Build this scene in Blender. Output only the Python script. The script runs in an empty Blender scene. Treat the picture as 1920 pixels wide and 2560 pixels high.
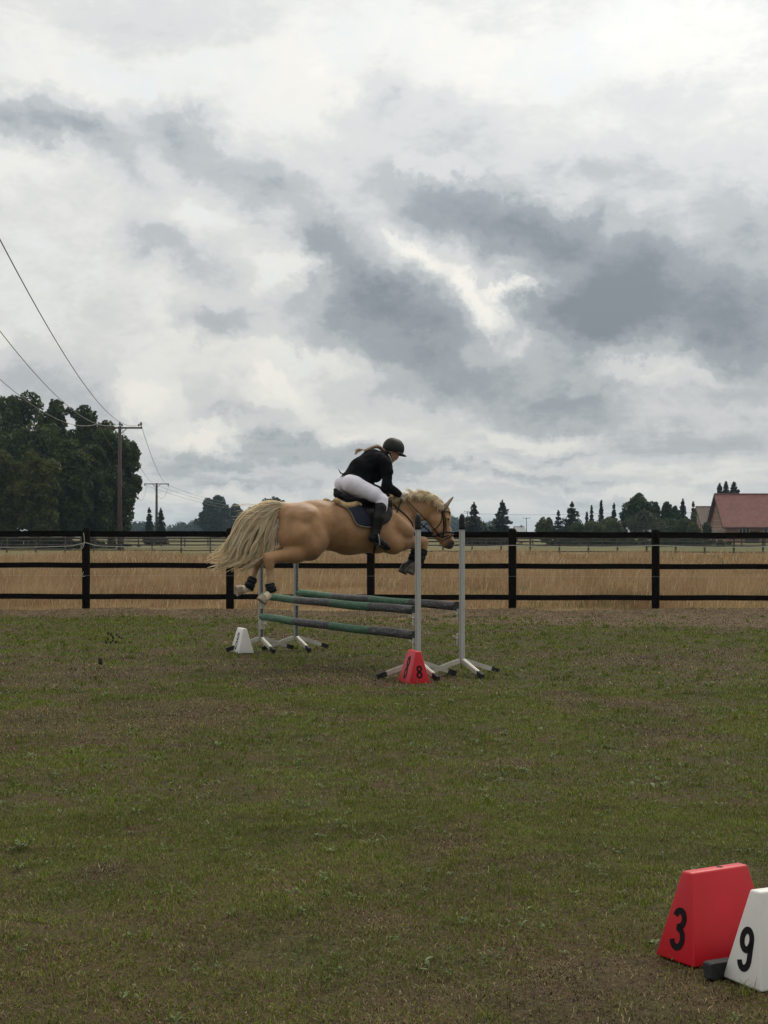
import bpy, math, random
import numpy as np
from mathutils import Vector, Matrix
random.seed(7); RNG = np.random.default_rng(11)
R = math.radians
FOC = 3845.0; HOR = 1335.0; CX = 960.0; CAMH = 1.4      # measured from the photograph (pixels, metres)
sc = bpy.context.scene
# ---------------------------------------------------------------- camera
cam = bpy.data.cameras.new('camera'); camo = bpy.data.objects.new('camera', cam); sc.collection.objects.link(camo)
cam.sensor_fit = 'VERTICAL'; cam.sensor_height = 36.0; cam.sensor_width = 27.0
cam.lens = 36.0 * FOC / 2560.0; cam.shift_y = (HOR - 1280.0) / 2560.0
cam.clip_start = 0.1; cam.clip_end = 20000
camo.location = (0, 0, CAMH); camo.rotation_euler = (R(90), 0, 0)
sc.camera = camo
# ---------------------------------------------------------------- colour
sc.view_settings.view_transform = 'Standard'; sc.view_settings.look = 'None'
sc.view_settings.exposure = 0.0; sc.view_settings.gamma = 1.0
sc.render.engine = 'CYCLES'
sc.cycles.max_bounces = 6; sc.cycles.diffuse_bounces = 2; sc.cycles.glossy_bounces = 2
sc.cycles.transparent_max_bounces = 8; sc.cycles.volume_bounces = 0
sc.cycles.use_denoising = True; sc.cycles.denoiser = 'OPENIMAGEDENOISE'; sc.cycles.denoising_input_passes = 'RGB_ALBEDO_NORMAL'; sc.cycles.denoising_prefilter = 'ACCURATE'
# ---------------------------------------------------------------- node helper
class NT:
    def __init__(s, tree):
        s.t = tree; s.n = tree.nodes; s.l = tree.links
    def node(s, typ, **kw):
        n = s.n.new(typ)
        for k, v in kw.items(): setattr(n, k, v)
        return n
    def put(s, sock, v):
        if v is None: return
        if hasattr(v, 'is_output') or isinstance(v, bpy.types.NodeSocket): s.l.new(v, sock)
        else: sock.default_value = v
    def math(s, op, a, b=None, c=None, clamp=False):
        n = s.node('ShaderNodeMath', operation=op, use_clamp=clamp)
        s.put(n.inputs[0], a); s.put(n.inputs[1], b); s.put(n.inputs[2], c)
        return n.outputs[0]
    def vmath(s, op, a, b=None, scale=None):
        n = s.node('ShaderNodeVectorMath', operation=op)
        s.put(n.inputs[0], a); s.put(n.inputs[1], b)
        if scale is not None: s.put(n.inputs['Scale'], scale)
        return n.outputs['Value'] if op in ('LENGTH', 'DOT_PRODUCT', 'DISTANCE') else n.outputs['Vector']
    def noise(s, vec, scale, detail=4, rough=0.55, dist=0.0, lac=2.0):
        n = s.node('ShaderNodeTexNoise'); n.noise_dimensions = '3D'
        if vec is not None: s.l.new(vec, n.inputs['Vector'])
        n.inputs['Scale'].default_value = scale; n.inputs['Detail'].default_value = detail
        n.inputs['Roughness'].default_value = rough; n.inputs['Distortion'].default_value = dist
        return n
    def mix(s, f, a, b, blend='MIX'):
        n = s.node('ShaderNodeMix', data_type='RGBA', blend_type=blend)
        s.put(n.inputs[0], f); s.put(n.inputs[6], col4(a)); s.put(n.inputs[7], col4(b))
        return n.outputs[2]
    def rng(s, v, a, b, c=0.0, d=1.0, smooth=True):
        n = s.node('ShaderNodeMapRange'); n.interpolation_type = 'SMOOTHSTEP' if smooth else 'LINEAR'
        s.put(n.inputs['Value'], v)
        for k, x in zip(('From Min', 'From Max', 'To Min', 'To Max'), (a, b, c, d)): s.put(n.inputs[k], x)
        return n.outputs['Result']
    def sep(s, v):
        n = s.node('ShaderNodeSeparateXYZ'); s.l.new(v, n.inputs[0]); return n.outputs
    def comb(s, x, y, z):
        n = s.node('ShaderNodeCombineXYZ')
        for i, v in enumerate((x, y, z)): s.put(n.inputs[i], v)
        return n.outputs[0]
def col4(c):
    if isinstance(c, (tuple, list)) and len(c) == 3: return (*c, 1.0)
    return c
# ---------------------------------------------------------------- world: Nishita sky behind a procedural cloud layer
SUN_EL, SUN_AZ = R(48), R(28)          # veiled sun ahead of the camera and a little to its right
world = bpy.data.worlds.new('World'); sc.world = world; world.use_nodes = True
W = NT(world.node_tree); W.n.clear()
tc = W.node('ShaderNodeTexCoord'); d = tc.outputs['Generated']
dx, dy, dz = W.sep(d)
az = W.math('ARCTAN2', dx, dy)
hyp = W.math('SQRT', W.math('ADD', W.math('ADD', W.math('MULTIPLY', dx, dx), W.math('MULTIPLY', dy, dy)), 1e-5))
el = W.math('DIVIDE', dz, hyp)
el = W.math('MINIMUM', el, 4.0)
P0 = W.comb(az, el, 0.0)
n1 = W.noise(P0, 7.0, 3, 0.5); n2 = W.noise(P0, 20.0, 9, 0.68)
w1 = W.vmath('SCALE', W.vmath('SUBTRACT', n1.outputs['Color'], (0.5, 0.5, 0.5)), scale=0.085)
w2 = W.vmath('SCALE', W.vmath('SUBTRACT', n2.outputs['Color'], (0.5, 0.5, 0.5)), scale=0.060)
P1 = W.vmath('ADD', P0, W.vmath('ADD', w1, w2))
sepP = W.sep(P1); P1 = W.comb(sepP[0], sepP[1], 0.0)
def blobs(lst):
    tot = None
    for (bx, by, rx, ry, ang, st) in lst:
        m = W.node('ShaderNodeMapping', vector_type='TEXTURE')
        W.l.new(P1, m.inputs['Vector'])
        m.inputs['Location'].default_value = (math.atan((bx - CX) / FOC), (HOR - by) / FOC, 0)
        m.inputs['Rotation'].default_value = (0, 0, R(-ang))
        m.inputs['Scale'].default_value = (rx / FOC, ry / FOC, 1)
        v = W.rng(W.vmath('LENGTH', m.outputs[0]), 1.45, 0.05, 0.0, st)
        tot = v if tot is None else W.math('ADD', tot, v)
    return tot
DARK = [(50,310,230,85,8,.78),(240,390,130,75,30,.50),(290,490,90,80,60,.26),(425,330,110,100,40,.64),(590,450,200,90,12,.48),(1440,800,150,90,5,.45),(760,500,150,75,15,.20),
 (330,620,90,95,25,.46),(430,680,100,60,15,.38),(570,690,120,55,5,.34),(545,825,100,55,10,.62),(930,250,100,110,30,.46),(1060,310,150,70,10,.30),
 (800,585,95,70,45,.55),(880,690,150,130,50,.62),(930,810,280,110,3,.80),(1090,800,190,90,25,.50),(1120,500,260,110,12,.66),(1330,590,260,130,22,.72),
 (1560,690,260,140,28,.66),(1480,840,220,120,10,.86),(1720,800,260,140,10,.62),(1890,860,180,140,10,.60),(1780,500,260,160,15,.36),(1880,620,160,160,0,.40),
 (1230,960,320,100,8,.50),(1010,930,240,70,0,.38),(1470,1010,230,80,8,.52),(180,960,190,130,15,.42),(60,900,120,60,0,.25),(760,1130,260,38,2,.60),(480,1150,180,30,0,.34),
 (520,1195,280,20,0,.30),(1000,1170,280,34,0,.34),(1350,1190,420,26,2,.30),(1720,1120,260,55,3,.48),(1400,1120,220,45,0,.30),(430,70,220,80,0,.22),
 (1500,430,160,70,20,.30),(1820,1010,200,70,5,.34),(640,1060,90,30,0,.25),(1250,1240,500,20,0,.16),(1650,230,200,60,10,.14),(1300,400,200,50,8,.2)]
LIGHT = [(1195,722,80,34,42,.85),(1300,735,60,22,20,.80),(1255,790,55,40,60,.55),(1300,870,24,60,80,.25),(1050,640,110,26,38,.6),(420,985,120,50,25,.60),(330,960,70,40,0,.3),
 (545,1095,120,34,8,.85),(700,1000,90,60,30,.50),(650,950,60,25,10,.4),(760,240,300,110,0,.30),(260,180,330,80,0,.26),(1300,130,560,110,0,.30),
 (720,690,60,100,30,.45),(130,740,170,140,0,.18),(380,560,130,50,0,.30),(900,930,160,26,0,.35),(380,890,220,70,0,.25),(1350,1085,220,26,5,.42),
 (1100,400,120,30,5,.22),(1250,1150,260,20,0,.25),(1650,960,260,26,4,.28),(760,900,160,24,0,.35),(620,1230,300,26,0,.25),(1550,1215,300,24,0,.35),(840,1080,60,20,0,.3),
 (1150,880,140,20,10,.15),(60,450,120,50,0,.2)]
D = W.math('SUBTRACT', W.math('MULTIPLY', blobs(DARK), 1.12), W.math('MULTIPLY', blobs(LIGHT), 1.15))
# free cloud texture everywhere (also outside the photographed part of the sky)
st_ = W.node('ShaderNodeMapping', vector_type='POINT'); W.l.new(P0, st_.inputs['Vector']); st_.inputs['Rotation'].default_value = (0, 0, R(18)); st_.inputs['Scale'].default_value = (1.0, 1.75, 1)
n3 = W.noise(st_.outputs[0], 9.0, 10, 0.66, 0.4); n4 = W.noise(st_.outputs[0], 40.0, 8, 0.70, 0.5)
lay = W.node('ShaderNodeMapping', vector_type='POINT'); W.l.new(P0, lay.inputs['Vector']); lay.inputs['Scale'].default_value = (1.0, 6.0, 1)
n5 = W.noise(lay.outputs[0], 14.0, 6, 0.6, 0.2)
front = W.rng(W.math('ABSOLUTE', az), 0.32, 0.7, 1.0, 0.0)
low = W.rng(el, 0.10, 0.03, 0.0, 1.0)
tex = W.math('ADD', W.math('MULTIPLY', W.math('SUBTRACT', n3.outputs[0], 0.5), 1.15), W.math('MULTIPLY', W.math('SUBTRACT', n4.outputs[0], 0.5), 0.50))
tex = W.math('ADD', tex, W.math('MULTIPLY', W.math('MULTIPLY', W.math('SUBTRACT', n5.outputs[0], 0.5), 1.7), low))
tex = W.math('ADD', tex, W.math('MULTIPLY', W.math('SUBTRACT', 1.0, front), 0.22))
Dt = W.math('ADD', D, tex)
ramp = W.node('ShaderNodeValToRGB'); W.l.new(W.rng(Dt, -0.70, 1.46, 0, 1, False), ramp.inputs[0])
cr = ramp.color_ramp; cr.interpolation = 'EASE'
def srgb(r, g, b, k=1.0):
    f = lambda c: ((c/255+0.055)/1.055)**2.4 if c > 10 else c/255/12.92
    return (f(r)*k, f(g)*k, f(b)*k, 1)
stops = [(0.0, srgb(250,247,240)), (0.20, srgb(238,237,233)), (0.40, srgb(217,219,220)), (0.58, srgb(190,195,199)), (0.76, srgb(163,170,177)), (1.0, srgb(138,146,155))]
cr.elements[0].position = 0; cr.elements[0].color = stops[0][1]; cr.elements[1].position = 1; cr.elements[1].color = stops[-1][1]
for p, c in stops[1:-1]:
    e = cr.elements.new(p); e.color = c
cloud = ramp.outputs[0]
# towards the horizon the cloud light gets greyer and a touch warmer in its gaps
lowc = W.mix(W.rng(el, 0.02, 0.30, 1.0, 0.0), (1.03, 1.03, 1.02), (0.88, 0.875, 0.85))
cloud = W.mix(1.0, cloud, lowc, 'MULTIPLY')
# brightening round the veiled sun, higher than the frame
sdir = (math.sin(SUN_AZ)*math.cos(SUN_EL), math.cos(SUN_AZ)*math.cos(SUN_EL), math.sin(SUN_EL))
glow = W.math('POWER', W.math('MAXIMUM', W.vmath('DOT_PRODUCT', d, sdir), 0.0), 13.0)
cloud = W.vmath('MULTIPLY', cloud, W.mix(W.rng(el, 0.32, 1.2, 0.0, 1.0), (1, 1, 1), (1.62, 1.50, 1.33)))
back = W.rng(dy, -0.9, 0.25, 0.74, 1.0)       # unseen sky behind the camera, dimmed so sides facing it stay darker
cloud = W.vmath('SCALE', cloud, scale=W.math('MULTIPLY', back, W.math('MULTIPLY_ADD', glow, 1.9, 1.0)))
cloud = W.vmath('SCALE', cloud, scale=10.0)
sky = W.node('ShaderNodeTexSky', sky_type='NISHITA'); sky.sun_disc = False; sky.sun_elevation = SUN_EL; sky.sun_rotation = SUN_AZ
sky.dust_density = 3.0; sky.air_density = 1.0
gap = W.rng(Dt, -0.30, 0.02, 1.0, 0.0)
n6 = W.noise(P0, 11.0, 5, 0.6); gap = W.math('MULTIPLY', gap, W.rng(n6.outputs[0], 0.42, 0.66, 0.0, 0.34))
gap = W.math('MULTIPLY', gap, W.rng(el, 0.04, 0.14, 0.0, 1.0))
paleblue = W.vmath('ADD', W.vmath('SCALE', sky.outputs[0], scale=0.35), (4.9, 6.0, 6.6))
fin = W.mix(gap, cloud, paleblue)
below = W.rng(dz, -0.02, 0.0, 1.0, 0.0)
fin = W.mix(below, fin, (0.9, 0.85, 0.6))
bg = W.node('ShaderNodeBackground'); W.l.new(fin, bg.inputs['Color']); bg.inputs['Strength'].default_value = 0.1
out = W.node('ShaderNodeOutputWorld'); W.l.new(bg.outputs[0], out.inputs[0])
world.cycles.sampling_method = 'MANUAL'; world.cycles.sample_map_resolution = 512
sun = bpy.data.lights.new('sun', 'SUN'); sun.energy = 1.1; sun.angle = R(25); sun.color = (1.0, 0.90, 0.76)
suno = bpy.data.objects.new('sun', sun); sc.collection.objects.link(suno)
suno.rotation_euler = Vector(sdir).to_track_quat('Z', 'Y').to_euler()
# ---------------------------------------------------------------- object helpers
COL = sc.collection
def link(o, parent=None):
    COL.objects.link(o)
    if parent is not None: o.parent = parent
    return o
def tag(o, label=None, cat=None, group=None, kind=None):
    if label: o['label'] = label
    if cat: o['category'] = cat
    if group: o['group'] = group
    if kind: o['kind'] = kind
    return o
def empty(name, loc=(0, 0, 0), rz=0.0, **k):
    o = bpy.data.objects.new(name, None); o.empty_display_size = 0.2
    o.location = loc; o.rotation_euler = (0, 0, rz); link(o); tag(o, **k); return o
def mk(name, V, F, mat, parent=None, smooth=False, **k):
    me = bpy.data.meshes.new(name)
    me.from_pydata([tuple(v) for v in V], [], [tuple(int(i) for i in f) for f in F])
    if mat: me.materials.append(mat)
    if smooth: me.polygons.foreach_set('use_smooth', [True]*len(me.polygons))
    me.update()
    o = bpy.data.objects.new(name, me); link(o, parent); tag(o, **k); return o
def mk_np(name, V, F, mat, parent=None, smooth=False, **k):
    """V (n,3) float, F (m,3|4) int, quick"""
    V = np.asarray(V, np.float32); F = np.asarray(F, np.int32); nl = F.shape[1]
    me = bpy.data.meshes.new(name); me.vertices.add(len(V)); me.vertices.foreach_set('co', V.ravel())
    me.loops.add(F.size); me.loops.foreach_set('vertex_index', F.ravel())
    me.polygons.add(len(F)); me.polygons.foreach_set('loop_start', np.arange(len(F), dtype=np.int32)*nl)
    if smooth: me.polygons.foreach_set('use_smooth', np.ones(len(F), bool))
    if mat: me.materials.append(mat)
    me.update(calc_edges=True)
    o = bpy.data.objects.new(name, me); link(o, parent); tag(o, **k); return o
class MB:
    """collects simple shapes into one mesh"""
    def __init__(s): s.V = []; s.F = []
    def add(s, V, F):
        b = len(s.V); s.V += [tuple(v) for v in V]; s.F += [tuple(i + b for i in f) for f in F]; return s
    def box(s, c, size, rot=None, taper=1.0, bev=0.0):
        x, y, z = (q/2 for q in size)
        if bev <= 0:
            vs = [Vector((sx*x*(taper if sz > 0 else 1), sy*y*(taper if sz > 0 else 1), sz*z)) for sz in (-1, 1) for sy in (-1, 1) for sx in (-1, 1)]
            F = [(0, 2, 3, 1), (4, 5, 7, 6), (0, 1, 5, 4), (2, 6, 7, 3), (0, 4, 6, 2), (1, 3, 7, 5)]
        else:
            vs = []; F = []
            ring = [(x-bev, -y), (x, -y+bev), (x, y-bev), (x-bev, y), (-x+bev, y), (-x, y-bev), (-x, -y+bev), (-x+bev, -y)]
            for zz, k in ((-z, 1-bev/max(x, y)), (-z+bev, 1), (z-bev, 1), (z, 1-bev/max(x, y))):
                vs += [Vector((a*k, b*k, zz)) for a, b in ring]
            for r in range(3): F += [(r*8+i, r*8+(i+1) % 8, (r+1)*8+(i+1) % 8, (r+1)*8+i) for i in range(8)]
            F += [tuple(range(7, -1, -1)), tuple(range(24, 32))]
        M = rot if rot is not None else Matrix.Identity(3)
        return s.add([M @ v + Vector(c) for v in vs], F)
    def tube(s, pts, rad, n=8, flat=None, cap=True):
        pts = [Vector(p) for p in pts]; N = len(pts)
        if not hasattr(rad, '__len__'): rad = [rad]*N
        vs = []; F = []; prev = None
        for i, p in enumerate(pts):
            t = (pts[min(i+1, N-1)] - pts[max(i-1, 0)]).normalized()
            if prev is None:
                a = Vector((0, 0, 1)) if abs(t.z) < 0.9 else Vector((1, 0, 0))
                u = t.cross(a).normalized()
            else:
                u = (prev - t*prev.dot(t)).normalized()
            prev = u; w = t.cross(u)
            for k in range(n):
                an = 2*math.pi*k/n
                vs.append(p + (u*math.cos(an) + w*math.sin(an)*(flat if flat else 1))*rad[i])
        for i in range(N-1):
            F += [(i*n+k, i*n+(k+1) % n, (i+1)*n+(k+1) % n, (i+1)*n+k) for k in range(n)]
        if cap: F += [tuple(range(n-1, -1, -1)), tuple(range((N-1)*n, N*n))]
        return s.add(vs, F)
    def lathe(s, c, prof, n=16):
        vs = []; F = []
        for r, z in prof: vs += [(c[0]+r*math.cos(2*math.pi*k/n), c[1]+r*math.sin(2*math.pi*k/n), c[2]+z) for k in range(n)]
        for i in range(len(prof)-1): F += [(i*n+k, i*n+(k+1) % n, (i+1)*n+(k+1) % n, (i+1)*n+k) for k in range(n)]
        F += [tuple(range(n-1, -1, -1)), tuple(range((len(prof)-1)*n, len(prof)*n))]
        return s.add(vs, F)
    def build(s, name, mat, parent=None, smooth=False, **k): return mk(name, s.V, s.F, mat, parent, smooth, **k)
def copy_tree(o, parent=None):
    c = o.copy(); COL.objects.link(c); c.parent = parent
    for ch in list(o.children): copy_tree(ch, c)
    return c
# ---------------------------------------------------------------- numpy value noise
_T = np.random.default_rng(5).random((256, 256))
def vnoise(x, y):
    xi = np.floor(x).astype(int); yi = np.floor(y).astype(int); fx = x-xi; fy = y-yi
    fx = fx*fx*(3-2*fx); fy = fy*fy*(3-2*fy)
    g = lambda a, b: _T[a & 255, b & 255]
    return (g(xi, yi)*(1-fx)+g(xi+1, yi)*fx)*(1-fy)+(g(xi, yi+1)*(1-fx)+g(xi+1, yi+1)*fx)*fy
def fbm(x, y, o=4):
    t = 0; a = 0.5; n = 0
    for _ in range(o): t = t+a*vnoise(x, y); n += a; a *= 0.5; x = x*2.03+17.3; y = y*2.03+5.1
    return t/n
# ---------------------------------------------------------------- materials
def material(name, c1, c2=None, scale=8.0, rough=0.7, detail=5, bump=0.0, bscale=None, metal=0.0, coord='Object', stretch=None, spec=0.5, thr=(0.35, 0.65)):
    m = bpy.data.materials.new(name); m.use_nodes = True; T = NT(m.node_tree)
    b = T.n['Principled BSDF']; tcn = T.node('ShaderNodeTexCoord'); v = tcn.outputs[coord]
    if stretch:
        mp = T.node('ShaderNodeMapping'); T.l.new(v, mp.inputs[0]); mp.inputs['Scale'].default_value = stretch; v = mp.outputs[0]
    if c2 is not None:
        n = T.noise(v, scale, detail, 0.6); T.l.new(T.mix(T.rng(n.outputs[0], *thr), c1, c2), b.inputs['Base Color'])
    else: b.inputs['Base Color'].default_value = (*c1, 1)
    b.inputs['Roughness'].default_value = rough; b.inputs['Metallic'].default_value = metal; b.inputs['Specular IOR Level'].default_value = spec
    if bump:
        n = T.noise(v, bscale or scale*4, 4, 0.6); bn = T.node('ShaderNodeBump'); bn.inputs['Strength'].default_value = bump; bn.inputs['Distance'].default_value = 0.01
        T.l.new(n.outputs[0], bn.inputs['Height']); T.l.new(bn.outputs[0], b.inputs['Normal'])
    return m
def foliage(name, c1, c2, scale=0.5, trans=0.25, c3=None):
    m = bpy.data.materials.new(name); m.use_nodes = True; T = NT(m.node_tree)
    b = T.n['Principled BSDF']; g = T.node('ShaderNodeNewGeometry'); o = T.node('ShaderNodeTexCoord')
    n = T.noise(o.outputs['Object'], scale, 3, 0.6)
    c = T.mix(T.rng(n.outputs[0], 0.3, 0.7), c1, c2)
    r = g.outputs['Random Per Island']
    c = T.mix(T.math('MULTIPLY', r, 0.55), c, c3 if c3 else tuple(min(1, x*1.9) for x in c2))
    T.l.new(c, b.inputs['Base Color']); b.inputs['Roughness'].default_value = 0.65; b.inputs['Specular IOR Level'].default_value = 0.25
    tr = T.node('ShaderNodeBsdfTranslucent'); T.l.new(c, tr.inputs[0]); mx = T.node('ShaderNodeMixShader'); mx.inputs[0].default_value = trans
    T.l.new(b.outputs[0], mx.inputs[1]); T.l.new(tr.outputs[0], mx.inputs[2]); T.l.new(mx.outputs[0], T.n['Material Output'].inputs[0])
    return m
M = {}
M['fence'] = material('creosoted_wood', (0.004, 0.0033, 0.003), (0.010, 0.008, 0.0065), 6, 0.9, bump=0.3, stretch=(1, 8, 8), spec=0.06)
M['old_wood'] = material('grey_wood', (0.05, 0.04, 0.032), (0.09, 0.075, 0.06), 3, 0.85)
M['alu'] = material('brushed_aluminium', (0.46, 0.47, 0.46), (0.37, 0.38, 0.37), 4, 0.5, stretch=(30, 30, 1), metal=0.2)
M['alu_dark'] = material('slotted_track', (0.05, 0.055, 0.055), (0.16, 0.17, 0.17), 26, 0.5, metal=0.3)
M['alu_leg'] = material('weathered_aluminium', (0.54, 0.52, 0.46), (0.42, 0.41, 0.36), 9, 0.5, metal=0.25)
M['blackp'] = material('black_plastic', (0.006, 0.007, 0.008), (0.012, 0.013, 0.015), 20, 0.5, spec=.3)
M['rubber'] = material('black_rubber', (0.012, 0.013, 0.015), (0.035, 0.036, 0.038), 14, 0.75, bump=0.3, spec=.25)
M['cup'] = material('cream_plastic', (0.62, 0.6, 0.52), (0.5, 0.48, 0.4), 20, 0.5)
M['concrete'] = material('weathered_pole', (0.045, 0.037, 0.032), (0.075, 0.063, 0.055), 2, 0.9, stretch=(3, 3, .5))
M['wire'] = material('wire', (0.16, 0.16, 0.155), rough=0.5)
M['cord'] = material('pale_cord', (0.42, 0.42, 0.38), rough=0.7)
M['porcelain'] = material('insulator', (0.05, 0.04, 0.04), rough=0.4)
# ================================================================ THE SETTING
def px2x(px, dist): return (px - CX) / FOC * dist
def gh(x, y):
    """ground height: gentle unevenness and a low bank under the fence"""
    x = np.asarray(x, float); y = np.asarray(y, float)
    h = (fbm(x*0.9+40, y*0.9+9, 3)-0.5)*0.05*np.clip((30-y)/6, 0, 1)*np.clip((y-1)/3, 0, 1)
    h = h + (fbm(x*6+3, y*6+7, 2)-0.5)*0.022*np.clip((28-y)/4, 0, 1)
    bank = np.exp(-((y-26.9-0.25*(vnoise(x*0.35, x*0+3)-0.5))/0.35)**2)*(0.05+0.06*vnoise(x*1.3+9, y*0+2))
    return h + bank
FY = 27.3
def axis(segs):
    out_ = [segs[0][0]]
    for a, b, n in segs: out_ += list(np.linspace(a, b, n+1)[1:])
    return np.array(out_)
gx = axis([(-3000, -200, 12), (-200, -16, 20), (-16, 16, 260), (16, 200, 20), (200, 3000, 12)])
gy = axis([(-300, -10, 8), (-10, 3.4, 20), (3.4, 29, 230), (29, 120, 50), (120, 3200, 24)])
X, Y = np.meshgrid(gx, gy)
V = np.stack([X, Y, gh(X, Y)], -1).reshape(-1, 3); nx = len(gx)
ii, jj = np.meshgrid(np.arange(len(gy)-1), np.arange(nx-1), indexing='ij'); b0 = (ii*nx+jj).ravel()
F = np.stack([b0, b0+1, b0+nx+1, b0+nx], 1)
m = bpy.data.materials.new('field_ground'); m.use_nodes = True; T = NT(m.node_tree); bs = T.n['Principled BSDF']
oc = T.node('ShaderNodeTexCoord').outputs['Object']; ox, oy, oz = T.sep(oc)
nA = T.noise(oc, 1.1, 6, 0.65); nB = T.noise(oc, 14, 5, 0.7); nC = T.noise(oc, 90, 3, 0.7)
arena = T.mix(T.rng(nA.outputs[0], 0.38, 0.60), (0.044, 0.044, 0.016), (0.056, 0.038, 0.021))
arena = T.mix(T.rng(nB.outputs[0], 0.40, 0.68), arena, (0.030, 0.021, 0.013))
arena = T.mix(T.rng(nC.outputs[0], 0.45, 0.75), arena, (0.11, 0.085, 0.045))
strip = T.mix(T.rng(nB.outputs[0], 0.35, 0.65), (0.16, 0.118, 0.074), (0.075, 0.052, 0.034))
yw = T.math('ADD', oy, T.math('MULTIPLY', T.math('SUBTRACT', nA.outputs[0], 0.5), 3.0))
yw = T.math('ADD', yw, T.math('MULTIPLY', T.rng(ox, -5.0, 3.5, 0.0, 1.0), 2.6))
base = T.mix(T.rng(yw, 25.3, 26.6), arena, strip)
mead = T.mix(T.rng(nB.outputs[0], 0.3, 0.7), (0.24, 0.17, 0.09), (0.15, 0.11, 0.055))
base = T.mix(T.rng(oy, 27.0, 27.8), base, mead)
nD = T.noise(oc, 0.05, 4, 0.6)
past = T.mix(T.rng(nD.outputs[0], 0.35, 0.65), (0.085, 0.09, 0.034), (0.15, 0.125, 0.058))
base = T.mix(T.rng(oy, 88, 97), base, past)
T.l.new(base, bs.inputs['Base Color']); bs.inputs['Roughness'].default_value = 0.95; bs.inputs['Specular IOR Level'].default_value = 0.1
bn = T.node('ShaderNodeBump'); bn.inputs['Strength'].default_value = 0.8; bn.inputs['Distance'].default_value = 0.02
T.l.new(nB.outputs[0], bn.inputs['Height']); T.l.new(bn.outputs[0], bs.inputs['Normal'])
mk_np('ground', V, F, m, smooth=True, kind='structure')
# ---------------------------------------------------------------- blades
def blades(P, h, w, lean, ang, curl=0.5, face=None):
    """P (n,3) roots, each blade is five points and three triangles"""
    n = len(P); ld = np.stack([np.cos(ang), np.sin(ang), np.zeros(n)], 1)
    fa = ang + np.pi/2 + RNG.normal(0, .5, n) if face is None else face
    wd = np.stack([np.cos(fa), np.sin(fa), np.zeros(n)], 1) * (w/2)[:, None]
    up = np.array([0, 0, 1.0])
    mid = P + up*(h*0.55*np.cos(lean*0.6))[:, None] + ld*(h*0.55*np.sin(lean*0.6))[:, None]
    tip = mid + up*(h*0.45*np.cos(lean*(1+curl)))[:, None] + ld*(h*0.45*np.sin(lean*(1+curl)))[:, None]
    V = np.stack([P-wd, P+wd, mid-wd*0.8, mid+wd*0.8, tip], 1).reshape(-1, 3)
    b = np.arange(n)[:, None]*5
    F = np.concatenate([b+[[0, 1, 2]], b+[[1, 3, 2]], b+[[2, 3, 4]]], 1).reshape(-1, 3)
    return V, F
def blade_mat(name, ca, cb, cc, dry, scale=1.3, rough=0.6, trans=0.2):
    m = bpy.data.materials.new(name); m.use_nodes = True; T = NT(m.node_tree)
    b = T.n['Principled BSDF']; g = T.node('ShaderNodeNewGeometry'); o = T.node('ShaderNodeTexCoord').outputs['Object']
    n = T.noise(o, scale, 4, 0.6); r = g.outputs['Random Per Island']
    wn = T.node('ShaderNodeTexWhiteNoise', noise_dimensions='1D'); T.l.new(r, wn.inputs['W'])
    c = T.mix(r, ca, cb); c = T.mix(T.rng(n.outputs[0], 0.35, 0.68), c, cc)
    c = T.mix(T.rng(wn.outputs['Value'], 1-dry[3], 1.0, 0, 1), c, dry[:3])
    T.l.new(c, b.inputs['Base Color']); b.inputs['Roughness'].default_value = rough; b.inputs['Specular IOR Level'].default_value = 0.12
    tr = T.node('ShaderNodeBsdfTranslucent'); T.l.new(c, tr.inputs[0]); mx = T.node('ShaderNodeMixShader'); mx.inputs[0].default_value = trans
    T.l.new(b.outputs[0], mx.inputs[1]); T.l.new(tr.outputs[0], mx.inputs[2]); T.l.new(mx.outputs[0], T.n['Material Output'].inputs[0])
    return m
def patch_green(x, y):          # 0 = dead thatch, 1 = lush
    g = 0.5*fbm(x*0.55+3, y*0.40+8, 3) + 0.5*fbm(x*2.6+31, y*2.0+1, 3)
    return np.clip((g-0.410)/0.11, 0, 1)
def scatter(n, y0, y1, marg=2.3):
    """random points over the wedge the camera can see (plus a margin for side steps); density even in area"""
    y = np.sqrt(RNG.uniform(y0**2, y1**2, n)) if y0 > 0 else RNG.uniform(y0, y1, n)
    x = RNG.uniform(-1, 1, n)*(y*0.262+marg)
    return x, y
VV = []; FF = []; VD = []; FD = []
def put(vl, fl, VF):
    off = sum(len(v) for v in vl); vl.append(VF[0]); fl.append(VF[1]+off)
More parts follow.
